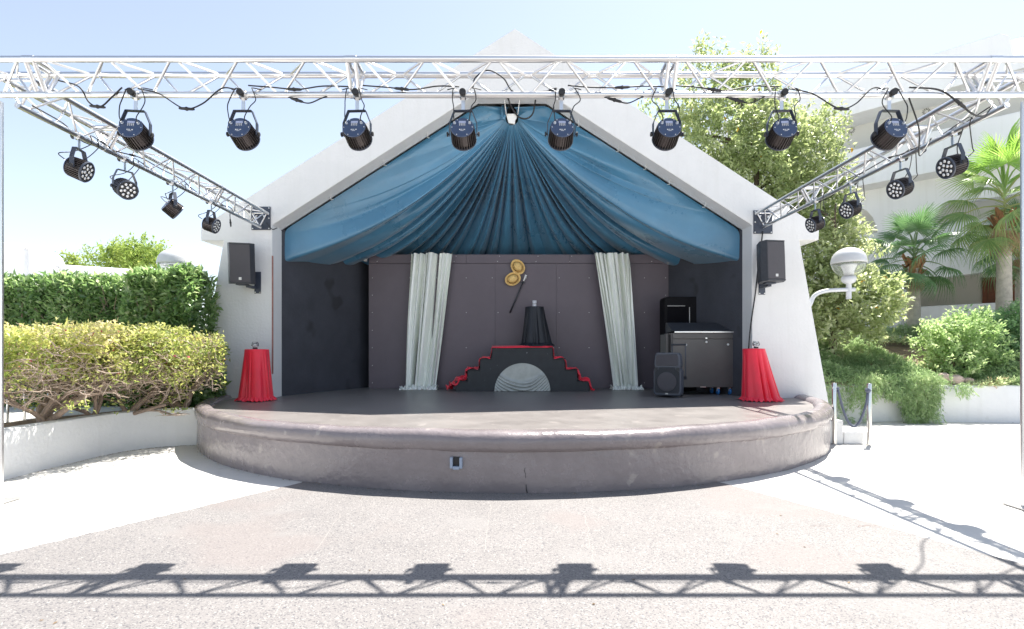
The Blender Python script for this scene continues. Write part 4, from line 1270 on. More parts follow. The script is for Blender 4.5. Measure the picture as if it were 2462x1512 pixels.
# ------------------------------------------------------------------ right planter wall and mound
rw = thing('right_planter_wall', 'low white planter wall below the juniper on the right', 'wall', (8, 9.75, 0))
wallstrip([Vector((5.2, 9.9, 0)), Vector((6.0, 9.80, 0)), Vector((7.4, 9.78, 0)), Vector((9, 9.66, 0)), Vector((16, 9.2, 0))], 0.66, 0.2, M['white'], 'plaster_wall', rw, -1)


def mound(x, y):
    return 0.58 + 0.95 * min(1, max(0, (y - 9.9) / 3.0)) ** 0.8 + 0.04 * math.sin(x * 3) * math.sin(y * 2.3)


b = MB(); b.grid(60, 40, lambda i, j: (5.2 + 12 * i, 9.86 - 0.05 * 12 * i * 0.9 + 10 * j, mound(5.2 + 12 * i, 9.86 + 10 * j)))
tag(b.build('planter_mound', M['soil'], None, smooth=True), kind='structure')

# ------------------------------------------------------------------ hotel building on the right
OX, OY, KD = 12.8, 14.0, 0.985
sq = math.sqrt(1 + KD * KD)
dv = Vector((-KD / sq, 1 / sq, 0)); NV = Vector((-1 / sq, -KD / sq, 0))


def FW(s, z, off=0.0):
    return Vector((OX, OY, 0)) + dv * s - NV * off + Vector((0, 0, z))


def FP(u, v, off=0.0):
    a = (u - U0) / FPX
    ox, oy = OX - NV.x * off, OY - NV.y * off
    t = (ox - oy * a) / (a + KD)
    Y = oy + t
    return t * sq, CAMH + (VH - v) / FPX * Y


hotel = thing('hotel_building', 'white hotel building with curved arches and balconies behind the palms', 'building', (OX, OY, 0))


def wallpoly(pts, o0, o1, name, m_, bevel=0.0):
    b = MB(); b.prism([FW(s, z, o0) for s, z in pts], FW(0, 0, o1) - FW(0, 0, o0)); return b.build(name, m_, hotel, bevel=bevel)


arch = [FP(u, v) for u, v in ((2166, 780), (2168, 755), (2173, 733), (2183, 710), (2197, 692), (2214, 680), (2234, 673), (2300, 663), (2399, 651))]
js = arch[0][0]
zl = arch[-1][1]
wallpoly([(8, 0), (8, 4.78), (-6, 4.78), (-6, zl + 0.1)] + arch[::-1] + [(js, 0)], 0, 0.28, 'ground_wall', M['white_far'], 0.02)
wallpoly([(js + 0.05, 0), (js + 0.05, 2.56), (-6, 2.62), (-6, 0)], 0.35, 0.5, 'balustrade', M['white_far'], 0.02)
wallpoly([(8, 0), (8, 4.7), (-6, 4.7), (-6, 0)], 2.0, 2.15, 'recess_wall', M['greywall'])
wallpoly([(js + 0.3, 0), (js + 0.3, 4.6), (js + 0.15, 4.6), (js + 0.15, 0)], 0.285, 1.99, 'corridor_end', M['greywall'])
wallpoly([(8, 3.75), (8, 3.9), (-6, 3.9), (-6, 3.75)], 0.285, 1.99, 'corridor_ceiling', M['greywall'])
# door
da, db = FP(2362, 668, 1.98), FP(2440, 668, 1.98)
dz0 = 1.5
wallpoly([(da[0], dz0), (da[0], da[1]), (db[0], da[1]), (db[0], dz0)], 1.99, 1.94, 'door_frame', M['wood'], 0.01)
wallpoly([(da[0] - 0.12, dz0), (da[0] - 0.12, da[1] - 0.12), (db[0] + 0.12, da[1] - 0.12), (db[0] + 0.12, dz0)], 1.935, 1.915, 'door', mat('door_leaf_wood', (0.16, 0.05, 0.022), 0.45, vary=0.25, vscale=6), 0.006)
# second floor
sa = [FP(u, v) for u, v in ((2110, 561), (2106, 540), (2098, 522), (2084, 506), (2066, 497), (2045, 493))]
sb = [FP(u, v) for u, v in ((2238, 552), (2240, 530), (2246, 514), (2260, 500), (2280, 491), (2310, 486))]
wallpoly([(sa[0][0], 4.785)] + [(s, z) for s, z in sa] + [(sa[-1][0], 6.4), (sb[-1][0], 6.4)] + [(s, z) for s, z in sb[::-1]] + [(sb[0][0], 4.785)], 0.002, 0.28, 'arch_pier', M['white_far'], 0.01)
wallpoly([(sa[-1][0] - 0.002, sa[-1][1]), (sa[-1][0] - 0.002, 6.4), (8, 6.4), (8, sa[-1][1])], 0.002, 0.28, 'arch_lintel', M['white_far'])
wallpoly([(sb[-1][0] + 0.002, sb[-1][1]), (sb[-1][0] + 0.002, 6.4), (-6, 6.4), (-6, sb[-1][1])], 0.002, 0.28, 'arch_lintel', M['white_far'])
wallpoly([(8, 4.6), (8, 6.4), (-6, 6.4), (-6, 4.6)], 1.5, 1.6, 'recess_wall', M['greywall'])
wallpoly([(8, 4.60), (8, 4.70), (-6, 4.70), (-6, 4.60)], 0.285, 1.49, 'balcony_slab', M['white_far'])
# third floor balcony front, slab, recess, vents
zq = FP(2143, 432, -0.7)[1]
wallpoly([(8, zq), (8, zq + 0.16), (-6, zq + 0.16), (-6, zq)], -0.70, 1.0, 'balcony_slab', M['white_far'])
zt3 = FP(2041, 362, -0.7)[1]
wallpoly([(8, zq + 0.003), (8, zt3), (-6, zt3), (-6, zq + 0.003)], -0.704, -0.5, 'balcony_front', M['white_far'], 0.02)
wallpoly([(8, zq + 0.17), (8, 8.9), (-6, 8.9), (-6, zq + 0.17)], 0.35, 0.5, 'recess_wall', mat('upper_wall_paint', (0.60, 0.60, 0.57), 0.85))
zr = FP(2095, 262, -0.7)[1]
wallpoly([(8, zr), (8, zr + 0.16), (-6, zr + 0.16), (-6, zr)], -0.70, 1.0, 'roof_slab', M['white_far'])
tl = [FP(u, v, -0.7) for u, v in ((1900, 232), (2039, 189), (2230, 133), (2405, 79))]
te = FP(2428, 86, -0.7); te2 = FP(2434, 110, -0.7)
wallpoly([(8, zr + 0.003)] + [(8, tl[0][1] - 0.2)] + tl + [te, te2, (te2[0], zr + 0.003)], -0.704, -0.45, 'roof_parapet', M['white_far'], 0.03)
t2 = FP(2436, 92, -0.2); t3 = FP(2700, 10, -0.2)
wallpoly([(t2[0] + 0.2, zr + 0.17), (t2[0] + 0.2, t2[1]), (t2[0], t2[1]), (t3[0], t3[1]), (t3[0], zr + 0.17)], -0.2, 0.1, 'roof_parapet', M['white_far'], 0.03)
for u, v in ((2047, 313), (2227, 268)):
    s_, z_ = FP(u, v, 0.34)
    b = MB()
    for q in range(12):
        a = 2 * math.pi * q / 12
        c = Vector((math.cos(a), math.sin(a)))
        n_ = Vector((-c.y, c.x))
        poly = [c * 0.045 + n_ * 0.008, c * 0.10 + n_ * 0.012, c * 0.10 - n_ * 0.012, c * 0.045 - n_ * 0.008]
        b.prism([FW(s_ + p.x, z_ + p.y, 0.346) for p in poly], FW(0, 0, 0.352) - FW(0, 0, 0.346))
    b.build('wall_vent', mat('vent_dark', (0.12, 0.12, 0.11), 0.8), hotel)
b = MB(); b.prism([FW(8, 0, 2.2), FW(8, 0, 8), FW(-6, 0, 8), FW(-6, 0, 2.2)], (0, 0, 8.9)); b.build('rear_block', M['white_far'], hotel)

# ------------------------------------------------------------------ far white roof walls on the left
fb = thing('far_roof_parapets', 'white rounded roof parapets of the building behind the left hedge', 'building', PX(120, 845, 22))
for poly, yy in (([(-60, 586), (45, 590), (56, 598), (58, 800), (-60, 800)], 22.0), ([(60, 600), (66, 593), (96, 597), (112, 604), (122, 615), (129, 630), (136, 640), (136, 800), (60, 800)], 22.2), ([(137, 641), (290, 651), (420, 659), (420, 800), (137, 800)], 22.4)):
    b = MB(); b.prism([PX(u, v, yy) for u, v in poly], (0, 0.6, 0)); b.build('parapet', M['white_far'], fb, bevel=0.06)
    b = MB(); q = [PX(u, v, yy) for u, v in poly[:-2]]
    b.tube([p + Vector((0, -0.02, 0)) for p in q], 0.10, 8); b.build('coping', M['white_far'], fb, smooth=True)


# ------------------------------------------------------------------ globe lamps
def globe(label, x, z, s):
    y = 9.2
    root = thing('globe_lamp', label, 'lamp', (x, y, z), 'globe lamps on the pavilion legs')
    b = MB(); b.lathe([(0.272, -0.02), (0.276, 0.0), (0.270, 0.03)] + [(0.266 * math.cos(a), 0.03 + 0.225 * math.sin(a)) for a in [R(8 + 82 * i / 12) for i in range(13)]], 40, (x, y, z)); b.build('cap', M['lampcap'], root, smooth=True)
    pr_ = [(0.262 * math.cos(a), -0.022 - 0.235 * math.sin(a)) for a in [R(75 * i / 10) for i in range(11)]]
    pr_ += [(r_ * 0.965, z_ * 0.965 - 0.001) for r_, z_ in pr_[::-1]]
    b = MB(); b.lathe(pr_, 40, (x, y, z)); b.build('glass_bowl', M['glass'], root, smooth=True)
    b = MB(); b.lathe([(0.07, -0.24), (0.085, -0.14), (0.12, -0.06), (0.125, -0.03)], 24, (x, y, z)); b.build('reflector', M['whitep'], root, smooth=True)
    b = MB(); b.lathe([(0.10, -0.235), (0.115, -0.26), (0.115, -0.30), (0.09, -0.34), (0.055, -0.36)], 24, (x, y, z)); b.build('collar', M['lampgrey'], root, smooth='auto')
    b = MB(); b.tube([(x, y, z - 0.35), (x, y, z - 0.62)], 0.042, 14); b.build('stem', M['lampgrey'], root, smooth='auto')
    b = MB(); b.tube(spline([(x + s * 0.10, y, z - 0.46), (x - s * 0.15, y, z - 0.465), (x - s * 0.40, y, z - 0.485), (x - s * 0.58, y, z - 0.56), (x - s * 0.66, y, z - 0.72), (x - s * 0.72, y + 0.05, z - 0.86)], 6), 0.034, 12); b.build('arm', M['lampgrey'], root, smooth=True)
    b = MB(); b.box((x - s * 0.72, y, z - 0.66), (0.06, 0.12, 0.46), Matrix.Rotation(s * R(-10), 3, 'Y')); b.build('wall_bracket', M['lampgrey'], root, bevel=0.01)


globe('globe street lamp with clear lower bowl on an arm of the right pavilion leg', 5.73, CAMH + (VH - 631) / FPX * 9.2, 1)
globe('grey lamp dome rising behind the left hedge', -5.73, CAMH + (VH - 634) / FPX * 9.2, -1)


# ------------------------------------------------------------------ vegetation
def foliage(name, root, pos, axis, nrm, L, W, m_, var=None, droop=0.12, fold=0.22):
    off = np.array(root.location)
    me = leaf_mesh(name, np.asarray(pos) - off, axis, nrm, L, W, m_, fold, var, droop)
    o = link(name, me, root)
    o['kind'] = 'stuff'
    return o


def hedge(label, box, n, L, face, topbulge=0.1, seed=1, taper=0.0):
    x0, x1, y0, y1, z0, z1 = box
    root = thing('hedge', label, 'hedge', ((x0 + x1) / 2, (y0 + y1) / 2, z0), 'clipped hedges left of the stage')
    r = np.random.default_rng(seed)
    fs_ = r.choice(4, n, p=face)          # front, top, left side, right side
    a, c = r.random(n), r.random(n)
    dep = np.abs(r.normal(0, 0.10, n))
    pos = np.zeros((n, 3)); nr = np.zeros((n, 3))
    f0 = fs_ == 0; pos[f0] = np.stack([x0 + (x1 - x0) * a[f0], y0 + dep[f0], z0 + (z1 - z0) * c[f0]], 1); nr[f0] = (0, -1, 0.25)
    f1 = fs_ == 1; pos[f1] = np.stack([x0 + (x1 - x0) * a[f1], y0 + (y1 - y0) * c[f1], z1 - dep[f1]], 1); nr[f1] = (0, -0.2, 1)
    f2 = fs_ == 2; pos[f2] = np.stack([x0 + dep[f2], y0 + (y1 - y0) * a[f2], z0 + (z1 - z0) * c[f2]], 1); nr[f2] = (-1, 0, 0.2)
    f3 = fs_ == 3; pos[f3] = np.stack([x1 - dep[f3], y0 + (y1 - y0) * a[f3], z0 + (z1 - z0) * c[f3]], 1); nr[f3] = (1, -0.2, 0.2)
    # rounded, uneven surface
    bul = noise3(pos, 2.6, seed) * 0.10 + noise3(pos, 7.0, seed + 3) * 0.05
    pos += nr * bul[:, None]
    tz = (pos[:, 2] - z0) / (z1 - z0)
    rnd = np.clip((tz - 0.80) / 0.2, 0, 1) ** 2
    pos[:, 1] += rnd * f0 * 0.18
    pos[:, 0] -= rnd * f3 * 0.15
    pos[:, 0] += (1 - tz) * taper * (f3 | (a > 0.85) & f0)
    ed = np.clip((np.abs(pos[:, 1] - (y0 + y1) / 2) / ((y1 - y0) / 2) - 0.7) / 0.3, 0, 1) ** 2
    pos[:, 2] -= ed * f1 * 0.12
    ax = r.normal(0, 0.75, (n, 3)) + np.array([0, 0, 0.30]) + nr * 0.55
    nm = nr * 0.55 + r.normal(0, 0.6, (n, 3)) + np.array([0, 0, 0.75])
    var = 0.36 + 0.20 * noise3(pos, 3.4, seed + 9) + r.normal(0, 0.20, n) + 0.22 * f1  # leaves of the top face get a paler tone
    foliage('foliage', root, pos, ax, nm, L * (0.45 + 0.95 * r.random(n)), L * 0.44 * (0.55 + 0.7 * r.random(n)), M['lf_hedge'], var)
    b = MB(); b.box(((x0 + x1) / 2, (y0 + y1) / 2 + 0.06, (z0 + z1) / 2 - 0.06), (x1 - x0 - 0.36, y1 - y0 - 0.34, z1 - z0 - 0.16)); b.build('dark_core_filler', M['core'], root, bevel=0.08)  # solid dark box added inside so the hedge can't be seen through
    for q in range(26):
        x = r.uniform(x0, x1); z = r.uniform(z0 + 0.2, z1 - 0.5)
        b = MB(); b.tube([(x, y0 + 0.16, z), (x + r.normal(0, 0.06), y0 + 0.06, z + 0.2), (x + r.normal(0, 0.10), y0 + 0.02, z + 0.42)], [0.007, 0.006, 0.003], 5); b.build('shoot', M['bark'], root)
    return root


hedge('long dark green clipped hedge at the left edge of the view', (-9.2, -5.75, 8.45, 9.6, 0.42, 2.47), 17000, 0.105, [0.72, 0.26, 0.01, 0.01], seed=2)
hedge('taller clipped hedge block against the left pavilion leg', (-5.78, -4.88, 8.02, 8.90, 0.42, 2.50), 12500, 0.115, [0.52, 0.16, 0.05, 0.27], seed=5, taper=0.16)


def grow(rs, p, d, L, r, depth, out, tips, flat=0.5, wig=0.35, split=3):
    """recursive branch: appends (path, radii) to out and end points to tips"""
    path, rad_ = [Vector(p)], [r]
    n = 4
    q = Vector(p); dd = Vector(d).normalized()
    for i in range(n):
        dd = (dd + Vector((rs.gauss(0, wig), rs.gauss(0, wig), rs.gauss(0, wig) * flat))).normalized()
        q = q + dd * L / n
        path.append(q.copy()); rad_.append(r * (1 - 0.40 * (i + 1) / n))
    out.append((path, rad_))
    if depth <= 0:
        tips.append((q.copy(), dd.copy()))
        return
    for k_ in range(split):
        j = rs.choice((2, 3, 4)) if k_ else 4
        nd = (dd + Vector((rs.gauss(0, 0.75), rs.gauss(0, 0.75), rs.gauss(0.06, 0.40 * flat + 0.18)))).normalized()
        grow(rs, path[j], nd, L * rs.uniform(0.55, 0.85), rad_[j] * 0.72, depth - 1, out, tips, flat, wig, split)


def shrub(label, base, stems, seed, ztop=1.62, nleaf=8000, rad=(0.75, 0.5), zlow=0.55, low=0.36):
    rs = random.Random(seed)
    root = thing('woody_shrub', label, 'shrub', base, 'yellow green shrubs in the left planter')
    out, tips = [], []
    for (dx, dy, dz, L, r_) in stems:
        grow(rs, base, (dx, dy, dz), L, r_, 4, out, tips, 0.45, 0.28, 3)
    b = MB(); bt = MB()
    lim = ztop
    def free(p):
        return Vector((p.x - SX, p.y - SY)).length > (SR + 0.05 if p.z < 0.72 else SR - 0.32)
    out = [q for q in out if all(free(p) for p in q[0])]
    tips = [q for q in tips if free(q[0])]
    for i, (pth, rd) in enumerate(out):
        pth = [Vector((p.x, p.y, min(p.z, lim - 0.05 + 0.04 * math.sin(p.x * 9)) if p.z > lim - 0.15 else max(p.z, 0.45))) for p in pth]
        (b if rd[0] > 0.012 else bt).tube(pth, rd, 6 if rd[0] > 0.012 else 4, caps=False)
    b.build('trunk', M['bark'], root, smooth=True)
    r = np.random.default_rng(seed)
    # wiry twigs through the crown
    for q in range(620):
        a = rs.uniform(0, 6.28); t = math.sqrt(rs.random()) * 1.04
        p = Vector((base.x + rad[0] * t * math.cos(a), base.y + rad[1] * t * math.sin(a), ztop - 0.08 - rs.random() ** 0.8 * (zlow + 0.15)))
        d = Vector((rs.gauss(0, 1), rs.gauss(0, 1), rs.gauss(0.15, 0.45))).normalized()
        pth = [p]
        for _ in range(3):
            d = (d + Vector((rs.gauss(0, .45), rs.gauss(0, .45), rs.gauss(0, .3)))).normalized()
            pth.append(pth[-1] + d * rs.uniform(0.04, 0.10))
        pth = [Vector((v.x, v.y, max(0.47, min(v.z, ztop)))) for v in pth]
        if not all(free(v) for v in pth): continue
        r0 = rs.uniform(0.003, 0.0075)
        bt.tube(pth, [r0, r0 * .85, r0 * .65, r0 * .4], 4, caps=False)
    tag(bt.build('twigs', M['twig'], root, smooth=True), kind='stuff')
    tp = np.array([t[0] for t in tips])
    w = np.clip((tp[:, 2] - (ztop - 0.7)) / 0.4, 0.05, 1) ** 1.5
    w /= w.sum()
    n1 = int(nleaf * 0.40)
    idx = r.choice(len(tp), n1, p=w)
    pos1 = tp[idx] + r.normal(0, 1, (n1, 3)) * np.array([0.085, 0.085, 0.06])
    # sprigs over an uneven flat-topped crown
    n2 = nleaf - n1
    ns = 120
    a = r.random(ns) * 6.283; t = np.sqrt(r.random(ns)) * 1.05
    sp = np.stack([base.x + rad[0] * t * np.cos(a), base.y + rad[1] * t * np.sin(a), ztop - 0.02 - np.abs(r.normal(0, low, ns)) * (0.35 + 0.65 * t)], 1)
    pk = r.integers(0, ns, n2)
    pos2 = sp[pk] + r.normal(0, 1, (n2, 3)) * np.array([0.075, 0.075, 0.05])
    pos = np.concatenate([pos1, pos2])[r.random(nleaf) < 0.8]
    pos = pos[np.hypot(pos[:, 0] - SX, pos[:, 1] - SY) > np.where(pos[:, 2] < 0.72, SR + 0.05, SR - 0.34)]; nl = len(pos)
    top = ztop - 0.03 + 0.10 * noise3(pos * np.array([1, 1, 0]), 4.5, seed) + 0.05 * noise3(pos * np.array([1, 1, 0]), 11, seed) + r.normal(0, 0.02, nl)
    pos[:, 2] = np.clip(np.minimum(pos[:, 2], top), 0.5, 3)
    ax = r.normal(0, 0.7, (nl, 3)) + np.array([0, 0, 0.35]); nm = r.normal(0, 0.6, (nl, 3)) + np.array([0, -0.3, 0.9])
    var = 0.40 + 0.30 * noise3(pos, 3.0, seed) + r.normal(0, 0.15, nl) + 0.25 * np.clip((pos[:, 2] - ztop + 0.3) / 0.3, 0, 1) - 0.08  # tone gets paler toward the crown top
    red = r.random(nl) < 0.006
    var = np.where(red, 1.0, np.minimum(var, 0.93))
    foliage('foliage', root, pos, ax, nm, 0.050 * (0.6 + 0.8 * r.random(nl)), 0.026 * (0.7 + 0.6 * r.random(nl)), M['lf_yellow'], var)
    return root


def SB(u, Y, z=0.43):
    return Vector(((u - U0) * Y / FPX, Y, z))


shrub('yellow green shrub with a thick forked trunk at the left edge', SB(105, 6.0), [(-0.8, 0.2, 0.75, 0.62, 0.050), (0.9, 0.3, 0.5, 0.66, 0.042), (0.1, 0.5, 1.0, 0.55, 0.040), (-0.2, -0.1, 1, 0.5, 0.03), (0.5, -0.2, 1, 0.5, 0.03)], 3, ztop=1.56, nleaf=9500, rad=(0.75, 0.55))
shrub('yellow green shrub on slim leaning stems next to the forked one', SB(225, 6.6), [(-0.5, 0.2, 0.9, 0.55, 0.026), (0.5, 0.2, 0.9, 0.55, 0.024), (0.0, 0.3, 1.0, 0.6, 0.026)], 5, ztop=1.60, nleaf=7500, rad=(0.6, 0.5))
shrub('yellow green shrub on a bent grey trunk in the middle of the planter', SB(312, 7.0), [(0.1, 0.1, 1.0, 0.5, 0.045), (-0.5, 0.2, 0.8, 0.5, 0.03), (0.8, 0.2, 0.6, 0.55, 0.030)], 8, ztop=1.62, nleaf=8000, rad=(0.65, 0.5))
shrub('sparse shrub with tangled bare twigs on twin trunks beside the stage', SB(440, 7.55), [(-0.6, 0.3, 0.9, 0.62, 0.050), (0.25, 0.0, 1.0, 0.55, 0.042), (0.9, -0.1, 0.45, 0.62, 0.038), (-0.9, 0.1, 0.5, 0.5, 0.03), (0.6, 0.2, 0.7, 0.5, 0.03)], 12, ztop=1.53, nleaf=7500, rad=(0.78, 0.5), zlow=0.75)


def crown(root, clumps, n, L, m_, seed, wratio=0.42, up=0.4, name='foliage', shell=0.55, vbase=0.4):
    """leaf clumps spread through a crown; clumps: (x, y, z, rx, ry, rz, weight)"""
    r = np.random.default_rng(seed)
    cl = np.array(clumps); w = cl[:, 6] * cl[:, 3] * cl[:, 5]; w = w / w.sum()
    idx = r.choice(len(cl), n, p=w)
    d = unit(r.normal(0, 1, (n, 3)))
    rad_ = shell + (1 - shell) * r.random(n) ** 0.6
    # sprigs: sub clusters
    ns = max(40, n // 16)
    sidx = r.choice(len(cl), ns, p=w); sd = unit(r.normal(0, 1, (ns, 3))); sr = 0.30 + 0.78 * r.random(ns) ** 0.55
    sp = cl[sidx, :3] + sd * sr[:, None] * cl[sidx, 3:6]
    pick = r.integers(0, ns, n)
    tvals = r.random(n)
    sdir = unit(sd * 0.8 + r.normal(0, 0.35, (ns, 3)) + np.array([0, 0, up]))
    pos = sp[pick] + sdir[pick] * (tvals * L * 3.2)[:, None] + r.normal(0, L * 0.25, (n, 3))
    around = unit(r.normal(0, 1, (n, 3)))
    ax = sdir[pick] * 0.6 + around * 0.9
    nm = np.array([0, -0.1, 0.8]) + r.normal(0, 0.5, (n, 3)) + sdir[pick] * 0.4
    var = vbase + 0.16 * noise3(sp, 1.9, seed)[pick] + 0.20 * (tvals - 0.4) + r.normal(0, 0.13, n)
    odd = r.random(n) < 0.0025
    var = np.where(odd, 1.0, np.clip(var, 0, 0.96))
    return foliage(name, root, pos, ax, nm, L * (0.7 + 0.6 * r.random(n)), L * wratio * (0.7 + 0.6 * r.random(n)), m_, var), sp


def limbs(root, base, clumps, r0, m_, seed):
    rs = random.Random(seed)
    top = Vector((sum(c[0] for c in clumps) / len(clumps), sum(c[1] for c in clumps) / len(clumps), max(c[2] for c in clumps)))
    b = MB()
    tr = spline([base, Vector(base).lerp(top, 0.33) + Vector((rs.uniform(-.1, .1), 0, 0)), Vector(base).lerp(top, 0.66), top], 6)
    b.tube(tr, [r0 * (1 - 0.85 * i / (len(tr) - 1)) for i in range(len(tr))], 10)
    b.build('trunk', m_, root, smooth=True)
    for c in clumps:
        p = min(tr, key=lambda q: abs(q.z - (c[2] - 0.6 * c[5]))); e = Vector(c[:3])
        b = MB(); b.tube(spline([p, p.lerp(e, 0.5) + Vector((rs.uniform(-.1, .1), rs.uniform(-.1, .1), 0.1)), e], 5), [r0 * 0.34 * (1 - 0.8 * i / 10) for i in range(11)], 6); b.build('limb', m_, root, smooth=True)


# tall pale-leaved tree behind the right roof slope
TY = 12.2
cl = []
rs = random.Random(4)
for (u, v, ru, rv, dy, w) in ((1690, 215, 42, 95, 0, 0.9), (1805, 215, 50, 90, 0.3, 0.9), (1600, 330, 75, 70, 0.3, 0.6), (1730, 340, 95, 80, -0.3, 1), (1850, 330, 90, 85, 0.2, 1), (1930, 400, 80, 90, -0.2, 1), (1820, 440, 95, 85, -0.4, 1), (1960, 490, 65, 70, 0, 1), (1890, 520, 80, 60, 0.3, 1), (1700, 430, 70, 60, 0.5, 0.8),
                             (1975, 330, 38, 60, 0.4, 0.6)):
    p = PX(u, v, TY + dy); k = TY / FPX
    cl.append((p.x, p.y, p.z, ru * k, ru * k * 0.9, rv * k, w))
root = thing('pale_tree', 'tall bushy tree with pale green leaves behind the right roof slope', 'tree', (PX(1830, 845, TY).x, TY, 1.2))
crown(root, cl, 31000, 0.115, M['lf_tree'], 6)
limbs(root, Vector((PX(1830, 845, TY).x, TY, 1.2)), cl, 0.13, M['barkdark'], 3)
# lower leafy shrub beside the right leg
SYd = 11.0
cl = []
for (u, v, ru, rv, dy) in ((1960, 600, 50, 60, 0.4), (1975, 680, 55, 70, 0), (2040, 640, 55, 55, 0.2), (2060, 720, 70, 55, -0.2), (1990, 770, 60, 50, -0.1), (2095, 730, 45, 45, 0.1), (1945, 500, 40, 60, 0.5), (2005, 545, 40, 45, 0.5), (1950, 760, 45, 60, 0.2), (2070, 775, 50, 35, 0)):
    p = PX(u, v, SYd + dy); k = SYd / FPX
    cl.append((p.x, p.y, p.z, ru * k, ru * k * 0.8, rv * k, 1))
root = thing('broadleaf_shrub', 'large light green shrub beside the globe lamp and right leg', 'shrub', (PX(2000, 845, SYd).x, SYd, 1.0))
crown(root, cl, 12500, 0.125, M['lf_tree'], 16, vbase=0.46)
limbs(root, Vector((PX(2000, 845, SYd).x, SYd, 0.95)), cl, 0.08, M['barkdark'], 5)
# light shrub and darker shrub far right
for lab, u, lst, yy, m_, sd, n_ in (('rounded light green shrub above the pale rocks', 2300, ((2262, 850, 45, 35), (2300, 830, 55, 50), (2345, 850, 60, 45), (2330, 800, 45, 40), (2290, 885, 55, 25), (2240, 815, 25, 20), (2375, 880, 40, 28)), 10.4, M['lf_pitto'], 31, 9500),
                                 ('darker green shrub behind the light one at the right edge', 2430, ((2400, 800, 55, 40), (2440, 780, 50, 40), (2450, 830, 55, 50), (2400, 850, 55, 45), (2490, 800, 50, 60), (2350, 790, 30, 30), (2455, 870, 50, 30)), 11.2, M['lf_pitto2'], 37, 9500)):
    cl = []
    for (uu, vv, ru, rv) in lst:
        p = PX(uu, vv, yy + random.uniform(-.2, .2)); k = yy / FPX
        cl.append((p.x, p.y, p.z, ru * k, ru * k * 0.8, rv * k, 1))
    base = Vector((PX(u, 845, yy).x, yy, mound(0, yy) - 0.1))
    root = thing('round_shrub', lab, 'shrub', base, 'shrubs in the right planter')
    crown(root, cl, n_, 0.075, m_, sd, wratio=0.5, up=0.5, vbase=0.5)
    limbs(root, base, cl, 0.05, M['barkdark'], sd)


# junipers
def juniper(label, area, n, seed, hang=()):
    r = np.random.default_rng(seed)
    x0, x1, y0, y1 = area
    root = thing('juniper', label, 'juniper', ((x0 + x1) / 2, y0, 0.6), 'spreading junipers in the right planter')
    P_, A_, N_, L_ = [], [], [], []
    nt_ = n
    x = r.uniform(x0, x1, nt_); y = r.uniform(y0, y1, nt_)
    z = np.array([mound(a, c) for a, c in zip(x, y)])
    q = np.stack([x, y, z], 1)
    hmp = 0.20 + 0.14 * noise3(q, 2.2, seed) + 0.07 * noise3(q, 5.0, seed + 2)
    edge = np.clip(np.minimum.reduce([(x - x0), (x1 - x), (y - y0 + 0.15), (y1 - y)]) / 0.35, 0, 1)
    q[:, 2] += np.clip(hmp, 0.04, 1) * (0.35 + 0.65 * edge) * (0.55 + 0.5 * r.random(nt_))
    d0 = unit(np.stack([r.normal(0, 0.7, nt_), r.normal(-0.35, 0.6, nt_), r.uniform(0.15, 0.9, nt_)], 1))
    tuft = [(q, d0, 0.13)]
    for (hx, hw_, zt_, zb_, m_) in hang:
        xx = r.normal(hx, hw_, m_); tz = r.random(m_) ** 0.8
        dist_ = np.abs(xx - hx) / hw_
        zz = zt_ + (zb_ - zt_) * tz * np.clip(1.15 - 0.35 * dist_, 0.2, 1)
        out_ = 0.06 + 0.22 * np.sin(np.clip(tz * 1.5 + 0.2, 0, 1.57)) * np.clip(1.2 - 0.4 * dist_, 0.3, 1) * r.random(m_)
        yy = 9.72 - out_ - (xx - 7.4) * 0.03
        tuft.append((np.stack([xx, yy, zz], 1), unit(np.stack([r.normal(0, 0.35, m_), r.normal(-0.25, 0.25, m_), -0.5 - r.random(m_)], 1)), 0.12))
    for (qq, dd, LL) in tuft:
        m_ = len(qq)
        for kk in range(7):
            t = r.random(m_)
            P_.append(qq + dd * (t * LL * 0.9)[:, None])
            A_.append(unit(dd + r.normal(0, 0.55, (m_, 3)))); N_.append(r.normal(0, 0.6, (m_, 3)) + np.array([0, -0.3, 0.8]))
            L_.append(LL * (0.35 + 0.35 * r.random(m_)))
    P_ = np.concatenate(P_); A_ = np.concatenate(A_); N_ = np.concatenate(N_); L_ = np.concatenate(L_)
    var = 0.45 + 0.26 * noise3(P_, 4.2, seed + 5) + r.normal(0, 0.14, len(P_))
    var = np.where((noise3(P_, 2.3, seed + 40) > 0.62), np.maximum(var, 0.8 + 0.2 * r.random(len(P_))), np.minimum(var, 0.93))
    foliage('foliage', root, P_, A_, N_, L_, L_ * 0.20, M['lf_jun'], var, 0.05, 0.3)
    for q_ in range(14):
        xa, ya = r.uniform(x0, x1), r.uniform(y0, y0 + 0.8)
        b = MB(); b.tube([(xa, ya + 0.3, mound(xa, ya)), (xa + r.normal(0, .1), ya, mound(xa, ya) + 0.12), (xa + r.normal(0, 0.15), ya - 0.25, mound(xa, ya) + 0.05)], [0.02, 0.015, 0.006], 5); b.build('branch', M['bark'], root)


